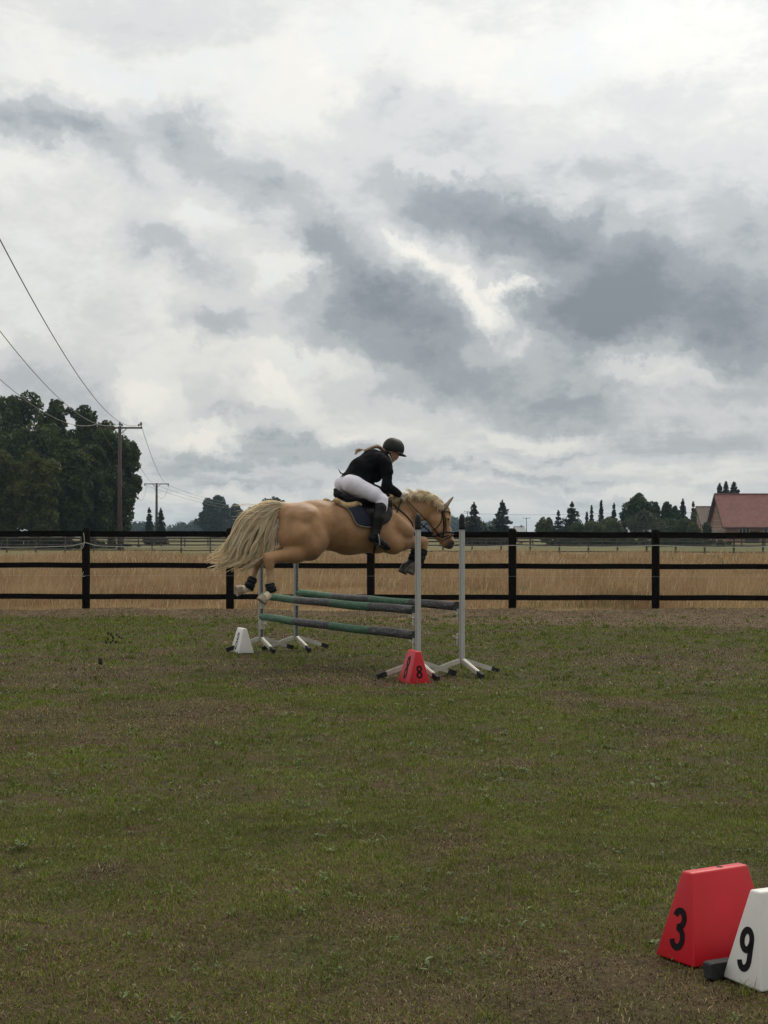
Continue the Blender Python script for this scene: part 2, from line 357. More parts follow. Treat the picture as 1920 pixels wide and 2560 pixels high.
for (n, y0, y1, hs, ws) in [(410000, 3.7, 8.0, 0.023, 0.0026), (270000, 8.0, 14.0, 0.026, 0.0042), (190000, 14.0, 27.0, 0.030, 0.0080)]:
    x, y = scatter(n, y0, y1); g = patch_green(x, y)
    edge = np.clip((y + 2.6*np.clip((x+5)/8.5, 0, 1) + 3*(fbm(x*1.1, y*1.1)-.5) - 25.0)/1.6, 0, 1)
    u = RNG.random(n); ig = u < (0.20 + 0.80*g)*(1-0.80*edge)*np.interp(y, [4, 6.5, 9], [.62, .78, 1.0])
    hole = (fbm(x*2.6+90, y*2.2+40, 3) > .71) & (RNG.random(n) < .6); u = np.where(hole, 9, u)
    for sel, vl, fl, hh, dead in ((ig & ~hole, VV, FF, hs, 0), (~ig & ~hole, VD, FD, hs*0.75, 1)):
        k = int(sel.sum()); xs, ys = x[sel], y[sel]
        # tufts: pull part of the blades to shared roots
        z = gh(xs, ys)
        P = np.stack([xs, ys, z-0.004], 1)
        if dead: lean = RNG.uniform(0.9, 1.45, k); h = hh*RNG.uniform(0.7, 2.2, k)
        else: lean = RNG.uniform(0.25, 1.35, k); h = hh*RNG.uniform(0.55, 1.5, k)*(0.75+0.5*fbm(xs*3, ys*3, 2))
        put(vl, fl, blades(P, h, ws*RNG.uniform(0.7, 1.4, k), lean, RNG.uniform(0, 6.283, k)))
# thicker tufts
nt = 3400; x, y = scatter(nt, 3.8, 26.0); keep = patch_green(x, y) > 0.25; x, y = x[keep], y[keep]; nt = len(x); nb = 16
hz = RNG.uniform(0.025, 0.065, nt)
xx = np.repeat(x, nb)+RNG.normal(0, .018, nt*nb); yy = np.repeat(y, nb)+RNG.normal(0, .018, nt*nb)
ww = 0.0035+0.0004*np.clip(yy-6, 0, 20)
put(VV, FF, blades(np.stack([xx, yy, gh(xx, yy)-0.004], 1), np.repeat(hz, nb)*RNG.uniform(.6, 1.3, nt*nb), ww, RNG.uniform(.2, 1.2, nt*nb), RNG.uniform(0, 6.283, nt*nb)))
GREEN = blade_mat('turf_blades', (0.072, 0.124, 0.010), (0.190, 0.232, 0.024), (0.086, 0.116, 0.015), (0.26, 0.22, 0.09, 0.14))
DEAD = blade_mat('dead_turf_blades', (0.088, 0.060, 0.030), (0.185, 0.138, 0.068), (0.058, 0.038, 0.021), (0.34, 0.28, 0.15, 0.16), trans=0.1)
mk_np('turf_grass', np.concatenate(VV), np.concatenate(FF), GREEN, label='short patchy green turf of the jumping arena', cat='grass', kind='stuff')
mk_np('dead_grass', np.concatenate(VD), np.concatenate(FD), DEAD, label='brown dead grass lying between the green turf', cat='grass', kind='stuff')
# broad-leaved weeds: rosettes of pointed leaves
VV = []; FF = []
nw = 3600; x, y = scatter(nw, 3.8, 16.0); kk_ = patch_green(x, y)*RNG.random(nw) > .22; x, y = x[kk_], y[kk_]; nw = len(x)
for i in range(nw):
    k = RNG.integers(5, 9); a0 = RNG.uniform(0, 6.28); L = RNG.uniform(0.010, 0.028)*(1 if RNG.random() < .9 else 1.6)
    z0 = float(gh(x[i], y[i]))
    cx_, cy_ = x[i], y[i]; sp_ = L*RNG.uniform(.1, 1.2)
    for j in range(k):
        x[i] = cx_+RNG.normal(0, sp_); y[i] = cy_+RNG.normal(0, sp_)
        a = a0+j*6.283/k+RNG.normal(0, .25); l = L*RNG.uniform(.7, 1.2); w = l*RNG.uniform(.16, .26); rise = RNG.uniform(.1, .9)
        c, s_ = math.cos(a), math.sin(a); pts = []
        for t, ww_, zz in ((0.05, .25, 0), (.35, .8, .55), (.7, .9, .9), (1.0, .05, .75)):
            for sg in (-1, 1): pts.append((x[i]+c*l*t-s_*sg*w*ww_, y[i]+s_*l*t+c*sg*w*ww_, z0+.004+rise*l*zz+.006))
        off = sum(len(v) for v in VV); VV.append(np.array(pts)); FF.append(np.array([[0, 1, 3, 2], [2, 3, 5, 4], [4, 5, 7, 6]])+off)
WEED = blade_mat('weed_leaves', (0.085, 0.140, 0.035), (0.125, 0.175, 0.065), (0.07, 0.11, 0.03), (0.17, 0.20, 0.11, 0.15), rough=0.5)
mk_np('low_weeds', np.concatenate(VV), np.concatenate(FF), WEED, label='small broad-leaved weeds growing in the arena turf', cat='weeds', kind='stuff')
# tall dry meadow behind the fence
VV = []; FF = []; VD = []; FD = []
for (n, y0, y1, hs, ws) in [(26000, FY+0.1, 29.5, 0.15, 0.007), (60000, 29.0, 40.0, 0.42, 0.010), (60000, 40.0, 60.0, 0.46, 0.018), (50000, 60.0, 97.0, 0.46, 0.034)]:
    x, y = scatter(n, y0, y1, 2.5); 
    hv = hs*(0.55+0.9*fbm(x*0.5+5, y*0.35+2, 3))*RNG.uniform(.55, 1.25, n)*np.clip((y-27.2)/2.4, 0.3, 1)
    # patches where the stand is thin and low
    thin = np.clip((fbm(x*.25+50, y*.12+20, 3)-.36)/.12, .45, 1); hv = hv*thin
    P = np.stack([x, y, gh(x, y)-0.01], 1); gsel = RNG.random(n) < 0.10+0.35*np.clip((fbm(x*.6+7, y*.4+70, 3)-.52)/.1, 0, 1)*(1+1.0*(y < 31))
    V1, F1 = blades(P[~gsel], hv[~gsel], (ws*RNG.uniform(.6, 1.5, n))[~gsel], RNG.uniform(.05, .55, n)[~gsel], RNG.normal(0.3, 1.3, n)[~gsel], face=RNG.normal(0, .7, n)[~gsel])
    put(VV, FF, (V1, F1))
    V1, F1 = blades(P[gsel], hv[gsel]*.75, (ws*1.2*RNG.uniform(.6, 1.5, n))[gsel], RNG.uniform(.05, .8, n)[gsel], RNG.uniform(0, 6.28, n)[gsel], face=RNG.normal(0, .8, n)[gsel])
    put(VD, FD, (V1, F1))
TAN = blade_mat('dry_meadow_blades', (0.34, 0.235, 0.130), (0.46, 0.345, 0.20), (0.25, 0.16, 0.088), (0.60, 0.50, 0.33, 0.18), scale=0.5, trans=0.3, rough=0.7)
TGR = blade_mat('meadow_green_blades', (0.15, 0.15, 0.06), (0.21, 0.19, 0.085), (0.12, 0.12, 0.05), (0.3, 0.24, 0.13, 0.2), scale=0.5, trans=0.3)
mk_np('meadow_grass', np.concatenate(VV), np.concatenate(FF), TAN, label='tall dry straw-coloured meadow grass behind the black fence', cat='grass', kind='stuff')
mk_np('meadow_green_grass', np.concatenate(VD), np.concatenate(FD), TGR, label='green undergrowth in the dry meadow behind the fence', cat='grass', kind='stuff')
# ---------------------------------------------------------------- near fence
def fence_dz(x): return -0.010 - 0.0022*x
fence = empty('paddock_fence', (0, FY, 0), label='near black wooden paddock fence with three rails behind the jump', cat='fence')
post_px = [215, 575, 927, 1281, 1639]
xs_p = [px2x(p, FY) for p in post_px]; stp = 2.527
xs_all = [xs_p[0]-stp*k for k in (4, 3, 2, 1)] + xs_p + [xs_p[-1]+stp*k for k in (1, 2, 3, 4)]
for x in xs_all:
    b = MB(); r = .071; top = 1.515+fence_dz(x)+random.uniform(-.012, .012); g0 = -.15
    prof = [(r, g0), (r*.99, .4), (r*1.01, .9), (r, top-.06), (r*.93, top-.03), (r*.72, top-.008), (r*.35, top)]
    b.lathe((x, 0, 0), prof, 18); b.build('post', M['fence'], fence, smooth=True)
for zc, hh in ((1.400, .104), (.842, .094), (.285, .094)):
    for a, c in zip(xs_all[:-1], xs_all[1:]):
        L = c-a-.004; n = 9; b = MB(); vs = []; F = []
        for i in range(n):
            x = a+.002+L*i/(n-1); dzz = fence_dz(x)+.003*math.sin(i*.9+a*3+zc*9)+random.uniform(-.001, .001)
            for (yy, z) in ((-.021, -1), (.021, -1), (.021, 1), (-.021, 1)): vs.append((x, .071+.021+yy, zc+dzz+z*hh/2))
        for i in range(n-1): F += [(i*4+k, i*4+(k+1) % 4, i*4+4+(k+1) % 4, i*4+4+k) for k in range(4)]
        F += [(3, 2, 1, 0), tuple((n-1)*4+k for k in range(4))]
        b.add(vs, F).build('rail', M['fence'], fence)
# cords of the electric line on the fence
x0 = xs_p[0]
cw = MB(); pts = []
for a, c in zip(xs_all[:-1], xs_all[1:]):
    for i in range(12):
        t = i/12; pts.append((a+(c-a)*t, -.085, 1.20 - .035*4*t*(1-t) + (0.05 if abs(a-x0) < .1 and t < .05 else 0)))
pts.append((xs_all[-1], -.085, 1.20)); cw.tube(pts[:12*9], .0055, 4)
cw.build('top_cord', M['cord'], fence)
cw = MB(); cw.tube([(x, -.078, .655-.002*x) for x in np.linspace(xs_all[0], xs_all[-1], 60)], .0013, 4); cw.build('lower_cord', M['cord'], fence)
cw = MB(); cw.tube([(x0-.03, -.078, 1.42), (x0-.015, -.09, 1.36), (x0-.01, -.09, 1.25), (x0-.03, -.1, 1.17), (x0-.06, -.1, 1.13), (x0-.07, -.1, 1.18), (x0-.03, -.085, 1.23)], .006, 5); cw.build('cord_loop', M['cord'], fence); cw = MB()
cw.tube([(x0-.03, -.08, .73), (x0-.045, -.1, .68), (x0-.055, -.1, .645), (x0+.0, -.08, .655)], .005, 5); cw.build('cord_loop', M['cord'], fence)
# ---------------------------------------------------------------- far post-and-rail fences
def far_fence(label, p0, p1, pxs, y_of, top, zs, rw=.05, pw=.055, pyx=(0, 0)):
    f = empty('post_and_rail_fence', (0, y_of((pxs[0]+pxs[-1])/2), 0), label=label, cat='fence')
    oy_ = f.location.y; P = [(px2x(p, y_of(p)), y_of(p)-oy_) for p in pxs]
    for (x, y) in P:
        b = MB(); b.box((x, y, (top+.05-.1)/2), (pw*2, pw*2, top+.15+random.uniform(-.03, .05))); b.build('post', M['old_wood'], f)
    for z in zs:
        b = MB()
        for (a, c) in zip(P[:-1], P[1:]):
            q = z+random.uniform(-.015, .015)
            b.tube([(a[0], a[1]-pw-.03, q), ((a[0]+c[0])/2, (a[1]+c[1])/2-pw-.03, q-.012), (c[0], c[1]-pw-.03, z)], rw, 5)
        b.build('rail', M['old_wood'], f)
    return f
far_fence('grey post-and-rail fence along the far edge of the dry meadow', 0, 0, [17-73*2, 17-73]+[17+72.7*i for i in range(30)], lambda p: 116-17*(p/1920), 1.18, (.22, .62, .90, 1.12), rw=.04)
far_fence('farther grey fence crossing the pasture in front of the trees', 0, 0, [-60+58*i for i in range(36)], lambda p: 158+6*(p/1920), 1.0, (.25, .58, .9), rw=.045)
# ================================================================ TREES
M['bark'] = material('bark', (0.05, 0.04, 0.03), (0.09, 0.075, 0.055), 3, 0.95)
OAK = foliage('oak_leaves', (0.024, 0.044, 0.012), (0.048, 0.074, 0.018), 0.28, 0.25, (0.100, 0.125, 0.036))
OAK2 = foliage('olive_oak_leaves', (0.044, 0.062, 0.018), (0.085, 0.100, 0.026), 0.3, 0.25, (0.14, 0.15, 0.045))
FIR = foliage('conifer_needles', (0.020, 0.030, 0.018), (0.034, 0.046, 0.026), 0.7, 0.08, (0.05, 0.06, 0.034))
LIME = foliage('pale_leaves', (0.06, 0.085, 0.025), (0.11, 0.13, 0.04), 0.5, 0.25, (0.15, 0.17, 0.06))
FARL = foliage('far_leaves', (0.030, 0.045, 0.022), (0.050, 0.068, 0.030), 0.12, 0.15, (0.07, 0.085, 0.04))
def leafcards(C, size, rng, flat=0.0):
    """C (n,3) centres -> randomly turned diamond leaves"""
    n = len(C); a = rng.normal(size=(n, 3)); a[:, 2] *= (1-flat); a /= np.linalg.norm(a, axis=1)[:, None]
    b = rng.normal(size=(n, 3)); b -= a*(a*b).sum(1)[:, None]; b /= np.linalg.norm(b, axis=1)[:, None]
    s = (size*rng.uniform(.6, 1.4, n))[:, None]
    V = np.stack([C-a*s*.5, C-b*s*.32+a*s*.05, C+a*s*.5, C+b*s*.32-a*s*.08], 1).reshape(-1, 3)
    return V, np.arange(n*4).reshape(-1, 4)
def lump_points(lumps, n, rng, shell=.55):
    """lumps [(x,y,z,r)] -> n points spread over broken spherical clumps"""
    L = np.array(lumps); w = L[:, 3]**2; idx = rng.choice(len(L), n, p=w/w.sum())
    dirs = rng.normal(size=(n, 3)); dirs /= np.linalg.norm(dirs, axis=1)[:, None]
    ph = dirs*2.3+L[idx, :3]*1.7
    bump = 0.80+0.45*vnoise(ph[:, 0]+ph[:, 2]*.7+50, ph[:, 1]-ph[:, 2]*.6+70)
    rr = L[idx, 3]*bump*np.where(rng.random(n) < .75, rng.uniform(shell+.25, 1.0, n), rng.uniform(.2, 1.0, n))
    P = L[idx, :3]+dirs*rr[:, None]*np.array([1, 1, .85]); return P
def broadleaf(name, label, cat, px, dist, px_w, y_top, y_bot=None, mat=OAK, nleaf=9000, leaf=.3, seed=1, group=None, lumps_extra=None, shape='round', trunk=True, y0px=None):
    rng = np.random.default_rng(seed); x = px2x(px, dist); H = CAMH+(HOR-y_top)*dist/FOC
    rx = px_w/2*dist/FOC; zb = 0.3 if y_bot is None else max(.1, CAMH+(HOR-y_bot)*dist/FOC)
    t = empty(name, (x, dist, 0), label=label, cat=cat, group=group)
    lumps = []; nl = 95; hz = (H-zb)/2; cz = zb+hz
    for i in range(nl):
        u = rng.normal(size=3); u /= np.linalg.norm(u); q = rng.uniform(.5, .92)
        zrel = u[2]*q; wid = 1.05
        if shape == 'round': wid = 1.08 if zrel < .25 else 1.0-.25*(zrel-.25)
        if shape == 'egg': wid = 1.0-.42*max(0, zrel+.1)
        lumps.append((u[0]*q*rx*wid*.86, u[1]*q*rx*.86*wid, cz+zrel*hz, rng.uniform(.15, .29)*min(rx, hz)*1.15))
    lumps.append((0, 0, cz, min(rx, hz)*.6)); lumps.append((0, 0, cz-hz*.35, min(rx, hz)*.6)); lumps.append((0, 0, cz+hz*.3, min(rx, hz)*.5)); nleaf = int(nleaf*2.3)
    if lumps_extra:
        for (qx, qy, rr) in lumps_extra: lumps.append((px2x(qx, dist)-x, rng.uniform(-1, 1), CAMH+(HOR-qy)*dist/FOC-rr*.5*dist/FOC, rr*1.25*dist/FOC)); lumps.append((px2x(qx, dist)*.7+x*.3-x, 0, CAMH+(HOR-qy-rr*1.6)*dist/FOC, rr*1.3*dist/FOC))
    P = lump_points(lumps, nleaf, rng); P[:, 2] = np.maximum(P[:, 2], zb*.5+.05)
    Vl, Fl = leafcards(P, leaf, rng); mk_np('crown', Vl, Fl, mat, t)
    if trunk:
        b = MB(); r0 = max(.12, H*.028); top = zb+(H-zb)*.6
        b.tube([(0, 0, -.1), (.05*r0, 0, H*.15), (-.3*r0, .2*r0, top*.6), (.2*r0, 0, top)], [r0*1.35, r0, r0*.7, r0*.3], 8)
        for k in range(7):
            a = rng.uniform(0, 6.28); z0 = rng.uniform(.35, .8)*top; l = rx*rng.uniform(.4, .75)
            b.tube([(0, 0, z0), (math.cos(a)*l*.5, math.sin(a)*l*.5, z0+l*.35), (math.cos(a)*l, math.sin(a)*l, z0+l*.6)], [r0*.4, r0*.25, r0*.1], 5)
        b.build('trunk', M['bark'], t, smooth=True)
    return t
def conifer(name, label, px, dist, px_w, y_top, mat=FIR, seed=1, group=None, droop=.25, dens=1.0, lean=0, sparse=.0, pointy=1.0):
    rng = np.random.default_rng(seed); x = px2x(px, dist); H = CAMH+(HOR-y_top)*dist/FOC; R0 = px_w/2*dist/FOC
    t = empty(name, (x, dist, 0), label=label, cat='conifer', group=group)
    C = []; b = MB(); b.tube([(0, 0, -.1), (lean*.5, 0, H*.5), (lean, 0, H*.985)], [H*.022+.05, H*.013+.03, .02], 7)
    R0 *= 1.28; levels = int(max(14, H*3.4)); 
    for i in range(levels):
        f = (i+rng.uniform(-.3, .3))/levels; z = .25+f*(H-.3); f = min(.995, max(0, f))
        rad = R0*((1-f)**pointy)*rng.uniform(.70, 1.1)+.06
        nb_ = int(6+5*(1-f))
        for k in range(nb_):
            if rng.random() < sparse: continue
            a = 6.283*(k+rng.uniform(-.3, .3))/nb_+i; l = rad*(rng.uniform(.7, 1.1) if sparse < .2 else rng.uniform(.45, 1.35))
            m_ = int((12+22*l)*dens); s = rng.random(m_)**.7
            zz = z-droop*l*s**1.6+.12*l*(s > .85)*s; wid = (.05+.16*l*(1-s*.75))
            off = rng.normal(0, 1, m_)*wid
            C.append(np.stack([lean*f+math.cos(a)*l*s-math.sin(a)*off, math.sin(a)*l*s+math.cos(a)*off, zz+rng.normal(0, .05+.03*l, m_)], 1))
    C = np.concatenate(C); tipn = 40; C = np.concatenate([C, np.stack([lean+rng.normal(0, .03, tipn), rng.normal(0, .03, tipn), H-rng.random(tipn)*H*.1], 1)])
    Vl, Fl = leafcards(C, .20+.012*H, rng, .45); mk_np('crown', Vl, Fl, mat, t); b.build('trunk', M['bark'], t, smooth=True)
    return t
g = 'broad trees in the wood on the left'
broadleaf('broad_tree', 'dark broad tree whose high crown tops the left wood at the photo edge', 'tree', 20, 172, 190, 1000, 1345, OAK, 15000, .36, 21, g, [(20,1005,24),(75,990,22),(40,1000,20),(92,1012,18)])
broadleaf('broad_tree', 'dark pointed tree in the middle of the left wood skyline', 'tree', 138, 168, 120, 1006, 1345, OAK, 12000, .36, 22, g, [(138,1005,14),(140,1025,20),(120,1040,22)], 'egg')
broadleaf('broad_tree', 'dark tree right of the pointed one, its top just left of the utility pole arm', 'tree', 212, 165, 130, 1026, 1345, OAK, 13000, .36, 23, g, [(206,1018,13),(218,1035,20),(262,1060,16),(175,1022,8)])
broadleaf('broad_tree', 'dark spreading tree at the right end of the left wood, behind the utility pole', 'tree', 278, 150, 150, 1075, 1325, OAK, 16000, .33, 24, g, [(325,1115,22),(340,1130,14),(330,1150,14),(300,1095,18),(335,1195,15),(338,1215,13),(320,1235,20),(305,1280,22),(312,1305,14),(265,1085,20)])
broadleaf('broad_tree', 'olive green rounded tree in front of the left wood at the photo edge', 'tree', 12, 140, 130, 1125, 1358, OAK2, 15000, .3, 25, g, [(0,1140,30),(40,1165,22)])
broadleaf('broad_tree', 'olive green rounded tree in the left wood, second from the photo edge', 'tree', 95, 136, 110, 1130, 1360, OAK2, 14000, .3, 26, g, [(75,1140,20),(120,1160,22)])
broadleaf('broad_tree', 'low dark tree in the front row between the olive trees and the utility pole', 'tree', 172, 142, 110, 1112, 1350, OAK, 13000, .3, 27, g, [(170,1110,22),(200,1140,20)])
broadleaf('broad_tree', 'dark low-branched tree just left of the near utility pole', 'tree', 232, 146, 110, 1105, 1350, OAK, 13000, .31, 28, g)
broadleaf('broad_tree', 'large dark tree filling the middle of the left wood behind the olive trees', 'tree', 105, 160, 200, 1035, 1340, OAK, 16000, .36, 29, g)
broadleaf('broad_tree', 'dark tree at the photo edge behind the olive rounded trees', 'tree', -40, 160, 180, 1010, 1340, OAK, 12000, .36, 30, g)
g2 = 'narrow young conifers beside the second utility pole'
conifer('narrow_conifer', 'narrow young conifer left of the second utility pole', 373, 205, 26, 1268, seed=31, group=g2, droop=.6, pointy=.7)
conifer('narrow_conifer', 'narrow young conifer right of the second utility pole', 402, 203, 32, 1270, seed=32, group=g2, droop=.6, pointy=.8)
broadleaf('broad_tree', 'tall hazy tree left of the horse tail, far beyond the meadow', 'tree', 538, 420, 76, 1240, 1345, FARL, 9000, .62, 41, None, [(520,1252,12),(545,1247,14),(505,1285,7),(498,1300,9),(560,1270,12)])
broadleaf('broad_tree', 'lower hazy tree touching the right side of the tall hazy tree', 'tree', 592, 440, 54, 1262, 1345, FARL, 6000, .62, 42, None, [(590,1264,9),(575,1275,10)])
broadleaf('broad_tree', 'rounded hazy tree showing above the horse tail', 'tree', 684, 430, 80, 1245, 1345, FARL, 7000, .62, 43, None, [(690,1248,11),(668,1252,10),(706,1256,9)])
broadleaf('broad_tree', 'dark low tree whose top shows just left of the horse rump', 'tree', 728, 400, 40, 1254, 1345, FARL, 4000, .55, 44)
broadleaf('broad_tree', 'brownish low tree behind the upper edge of the horse tail', 'tree', 634, 410, 60, 1268, 1345, OAK2, 5000, .55, 45)
def treeline(label, x0, x1, dist, tops, seed, dens=1.0, leaf=.9):
    """a far wood that reads as one mass"""
    rng = np.random.default_rng(seed); lumps = []
    n = int((x1-x0)/5)
    for i in range(n):
        p = x0+(x1-x0)*(i+.5)/n; f = (p-x0)/(x1-x0)*(len(tops)-1); k = min(int(f), len(tops)-2); ty = tops[k]+(tops[k+1]-tops[k])*(f-k)+rng.uniform(-4, 6)
        H = CAMH+(HOR-ty)*dist/FOC; r = H*.3
        for q in range(3): lumps.append((px2x(p, dist)+rng.normal(0, 1), dist+rng.uniform(-8, 8), H*(.82-.28*q)-r*.35*(q == 0), r*rng.uniform(.8, 1.15)))
    P = lump_points(lumps, int(n*260*dens), rng); P[:, 2] = np.maximum(P[:, 2], .2)
    Vl, Fl = leafcards(P, leaf, rng); return mk_np('distant_wood', Vl, Fl, FARL, label=label, cat='wood', kind='stuff')
treeline('distant hazy wood showing beneath the left trees and behind the two narrow conifers', 150, 405, 640, [1308,1300,1302,1310,1306,1304,1312], 51)
treeline('distant hazy wood between the narrow conifers and the tall hazy tree', 400, 640, 760, [1322,1310,1300,1304,1298,1310,1300], 52)
treeline('far blue wooded rise behind the horse head and the right jump stands', 1040, 1215, 980, [1300,1285,1282,1294,1306,1318], 53, 1.1, 1.4)
treeline('pale scrub far off between the two spreading spruces', 1205, 1250, 520, [1310,1303,1308], 54, 1.5, .6)
treeline('low dark hedge along the far side of the pasture', 1420, 1800, 185, [1352,1350,1351,1350,1352], 55, 2.5, .32)
treeline('low dark hedge in front of the left wood', -60, 300, 150, [1350,1352,1350,1356,1360], 56, 2.5, .3)
g3 = 'spreading spruces right of the jump'
conifer('spreading_spruce', 'spreading spruce nearest the jump, just right of the rear right stand', 1185, 190, 92, 1255, seed=61, group=g3, droop=.35, sparse=.22, dens=1.3)
conifer('spreading_spruce', 'spreading spruce left of the grey house roof', 1256, 190, 98, 1250, seed=62, group=g3, droop=.3, sparse=.25, dens=1.3)
conifer('spreading_spruce', 'smaller spruce at the left end of the garden trees', 1396, 205, 46, 1276, seed=63, group=g3, droop=.3, sparse=.15)
conifer('spreading_spruce', 'broad dark spruce with tiered branches right of the smaller spruce', 1430, 203, 88, 1254, seed=64, group=g3, droop=.2, sparse=.15, dens=1.4)
g4 = 'thin pointed conifers in the garden row'
for i, (p, yt, w, l) in enumerate([(1467, 1280, 17, 'short thin conifer next to the broad tiered spruce'), (1479, 1264, 20, 'thin pointed conifer between the short one and the tallest one'), (1503, 1251, 24, 'tallest thin pointed conifer of the garden row'), (1535, 1257, 24, 'thin pointed conifer left of the big round tree'), (1558, 1272, 22, 'thin conifer half hidden by the big round tree')]):
    conifer('thin_conifer', l, p, 206, w*1.5, yt, seed=70+i, group=g4, droop=.5, pointy=1.25)
broadleaf('shrub', 'grey-green shrub at the left end of the garden trees', 'shrub', 1362, 207, 50, 1292, None, OAK2, 3500, .25, 80, trunk=False)
broadleaf('shrub', 'dark green leafy tree behind the shrub and left of the smaller spruce', 'shrub', 1374, 214, 26, 1290, None, OAK, 2600, .25, 81, shape='egg')
broadleaf('shrub', 'dull brown-green shrub below the short thin conifer', 'shrub', 1482, 198, 70, 1302, None, OAK2, 4200, .25, 82, trunk=False)
broadleaf('shrub', 'green rounded shrub beside the weeping tree, left of it', 'shrub', 1532, 196, 56, 1298, None, LIME, 4200, .22, 83, trunk=False)
broadleaf('broad_tree', 'big round dark tree above the weeping tree', 'tree', 1598, 214, 74, 1238, 1340, OAK, 9000, .3, 84, None, [(1600,1240,12),(1575,1262,14),(1622,1262,14),(1562,1285,10)])
broadleaf('shrub', 'dull green shrub right of the tallest thin conifer', 'shrub', 1520, 204, 60, 1292, None, OAK2, 3600, .25, 97, trunk=False)
broadleaf('shrub', 'dark green shrub at the foot of the broad tiered spruce', 'shrub', 1446, 199, 60, 1306, None, OAK, 3600, .25, 98, trunk=False)
g5 = 'dense trees between the big round tree and the barn'
for i, (p, yt, w, l, mt) in enumerate([(1640, 1252, 38, 'slim tree touching the right side of the big round tree', OAK), (1668, 1252, 44, 'slim pointed tree second right of the big round tree', OAK), (1688, 1262, 36, 'slim tree left of the dark fir near the barn', OAK)]):
    broadleaf('broad_tree', l, 'tree', p, 212, w, yt, 1345, mt, 5200, .27, 86+i, g5, shape='egg')
conifer('dark_fir', 'dark fir rising above the dense trees left of the barn', 1707, 209, 46, 1247, seed=90, droop=.3, dens=1.5)
conifer('thin_fir', 'thin fir with pale green shrub at its foot, left of the small house', 1733, 209, 24, 1254, seed=91, droop=.4)
broadleaf('shrub', 'pale green shrub at the foot of the thin fir', 'shrub', 1734, 203, 26, 1280, None, LIME, 2400, .22, 92, trunk=False, shape='egg')
broadleaf('shrub', 'large dark dome-shaped shrub left of the small house', 'shrub', 1711, 196, 62, 1295, None, OAK, 5200, .22, 93, trunk=False)
broadleaf('shrub', 'small green dome-shaped shrub against the large dark one', 'shrub', 1733, 190, 40, 1306, None, OAK2, 3600, .2, 94, trunk=False)
broadleaf('shrub', 'dark upright shrub between the small house and the barn gable', 'shrub', 1768, 222, 26, 1302, None, OAK, 2600, .24, 95, trunk=False)
broadleaf('shrub', 'low shrub filling the gap between the weeping tree and the large dark shrub', 'shrub', 1672, 206, 60, 1296, None, OAK, 3600, .25, 96, trunk=False)
g6 = 'dark firs behind the barn roof'
for i, (p, yt, w, l) in enumerate([(1799, 1208, 34, 'leftmost dark fir behind the barn ridge'), (1815, 1203, 30, 'middle dark fir behind the barn ridge'), (1835, 1204, 44, 'rightmost and broadest dark fir behind the barn ridge'), (1790, 1235, 30, 'dark fir tree hugging the barn gable corner')]):
    conifer('dark_fir', l, p, 262+i, w*1.8, yt, seed=100+i, group=g6, droop=.1, dens=1.6, pointy=.8)
# weeping tree: long hanging twigs over a small dome
rng = np.random.default_rng(5); wd_ = 194; t = empty('weeping_tree', (px2x(1612, wd_), wd_, 0), label='grey-green weeping tree with hanging branches in front of the big round tree', cat='tree')
C = []; b = MB(); H = CAMH+(HOR-1274)*wd_/FOC; b.tube([(0, 0, -.1), (.1, 0, H*.5), (0, 0, H*.96)], [.22, .15, .06], 7); tw = MB()
for i in range(150):
    a = rng.uniform(0, 6.28); rr = rng.uniform(.3, 3.0)*(1.15 if math.cos(a) > 0 else .85); h0 = H-.05-.28*rr-rng.uniform(0, .5)
    drop = rng.uniform(.8, h0-.15 if h0 > 1 else 1); pts = []
    for s in np.linspace(0, 1, 7): pts.append((math.cos(a)*(rr*.2+rr*.8*min(1, s*1.6)), math.sin(a)*(rr*.2+rr*.8*min(1, s*1.6)), h0+.25*math.sin(min(1, s*2)*3.1)-drop*max(0, s-.25)/.75))
    pts = np.array(pts); q = rng.random(26)*(len(pts)-1.001); k = q.astype(int); C.append(pts[k]+(pts[k+1]-pts[k])*(q-k)[:, None]+rng.normal(0, .06, (26, 3)))
    if i < 60: tw.tube(pts, .02, 3)
Vl, Fl = leafcards(np.concatenate(C), .22, rng); mk_np('crown', Vl, Fl, foliage('weeping_needles', (.045, .055, .035), (.065, .075, .045), .8, .1, (.09, .1, .065)), t); b.build('trunk', M['bark'], t, smooth=True)
# ================================================================ BUILDINGS
M['tile'] = material('red_roof_tiles', (0.150, 0.058, 0.050), (0.19, 0.076, 0.064), 1.2, 0.75, spec=0.3)
T = NT(M['tile'].node_tree); wv = T.node('ShaderNodeTexWave', wave_type='BANDS', bands_direction='Z'); wv.inputs['Scale'].default_value = 5.0
wx = T.node('ShaderNodeTexWave', wave_type='BANDS', bands_direction='X'); wx.inputs['Scale'].default_value = 1.6
T.l.new(T.node('ShaderNodeTexCoord').outputs['Object'], wv.inputs['Vector']); T.l.new(T.n[-1].outputs['Object'] if False else [n for n in T.n if n.type == 'TEX_COORD'][0].outputs['Object'], wx.inputs['Vector'])
bn = T.node('ShaderNodeBump'); bn.inputs['Strength'].default_value = .5; bn.inputs['Distance'].default_value = .06; T.l.new(T.math('ADD', wv.outputs['Fac'], wx.outputs['Fac']), bn.inputs['Height']); T.l.new(bn.outputs[0], T.n['Principled BSDF'].inputs['Normal'])
M['tile2'] = material('brown_roof_tiles', (0.10, 0.07, 0.06), (0.14, 0.10, 0.085), 1.5, 0.8)
M['slate'] = material('grey_slates', (0.10, 0.11, 0.13), (0.13, 0.14, 0.16), 1.5, 0.6)
M['brick'] = material('brick', (0.23, 0.125, 0.080), (0.30, 0.17, 0.11), 2.5, 0.9)
M['beam'] = material('pale_trim', (0.36, 0.30, 0.2), (0.28, 0.23, 0.16), 3, 0.8)
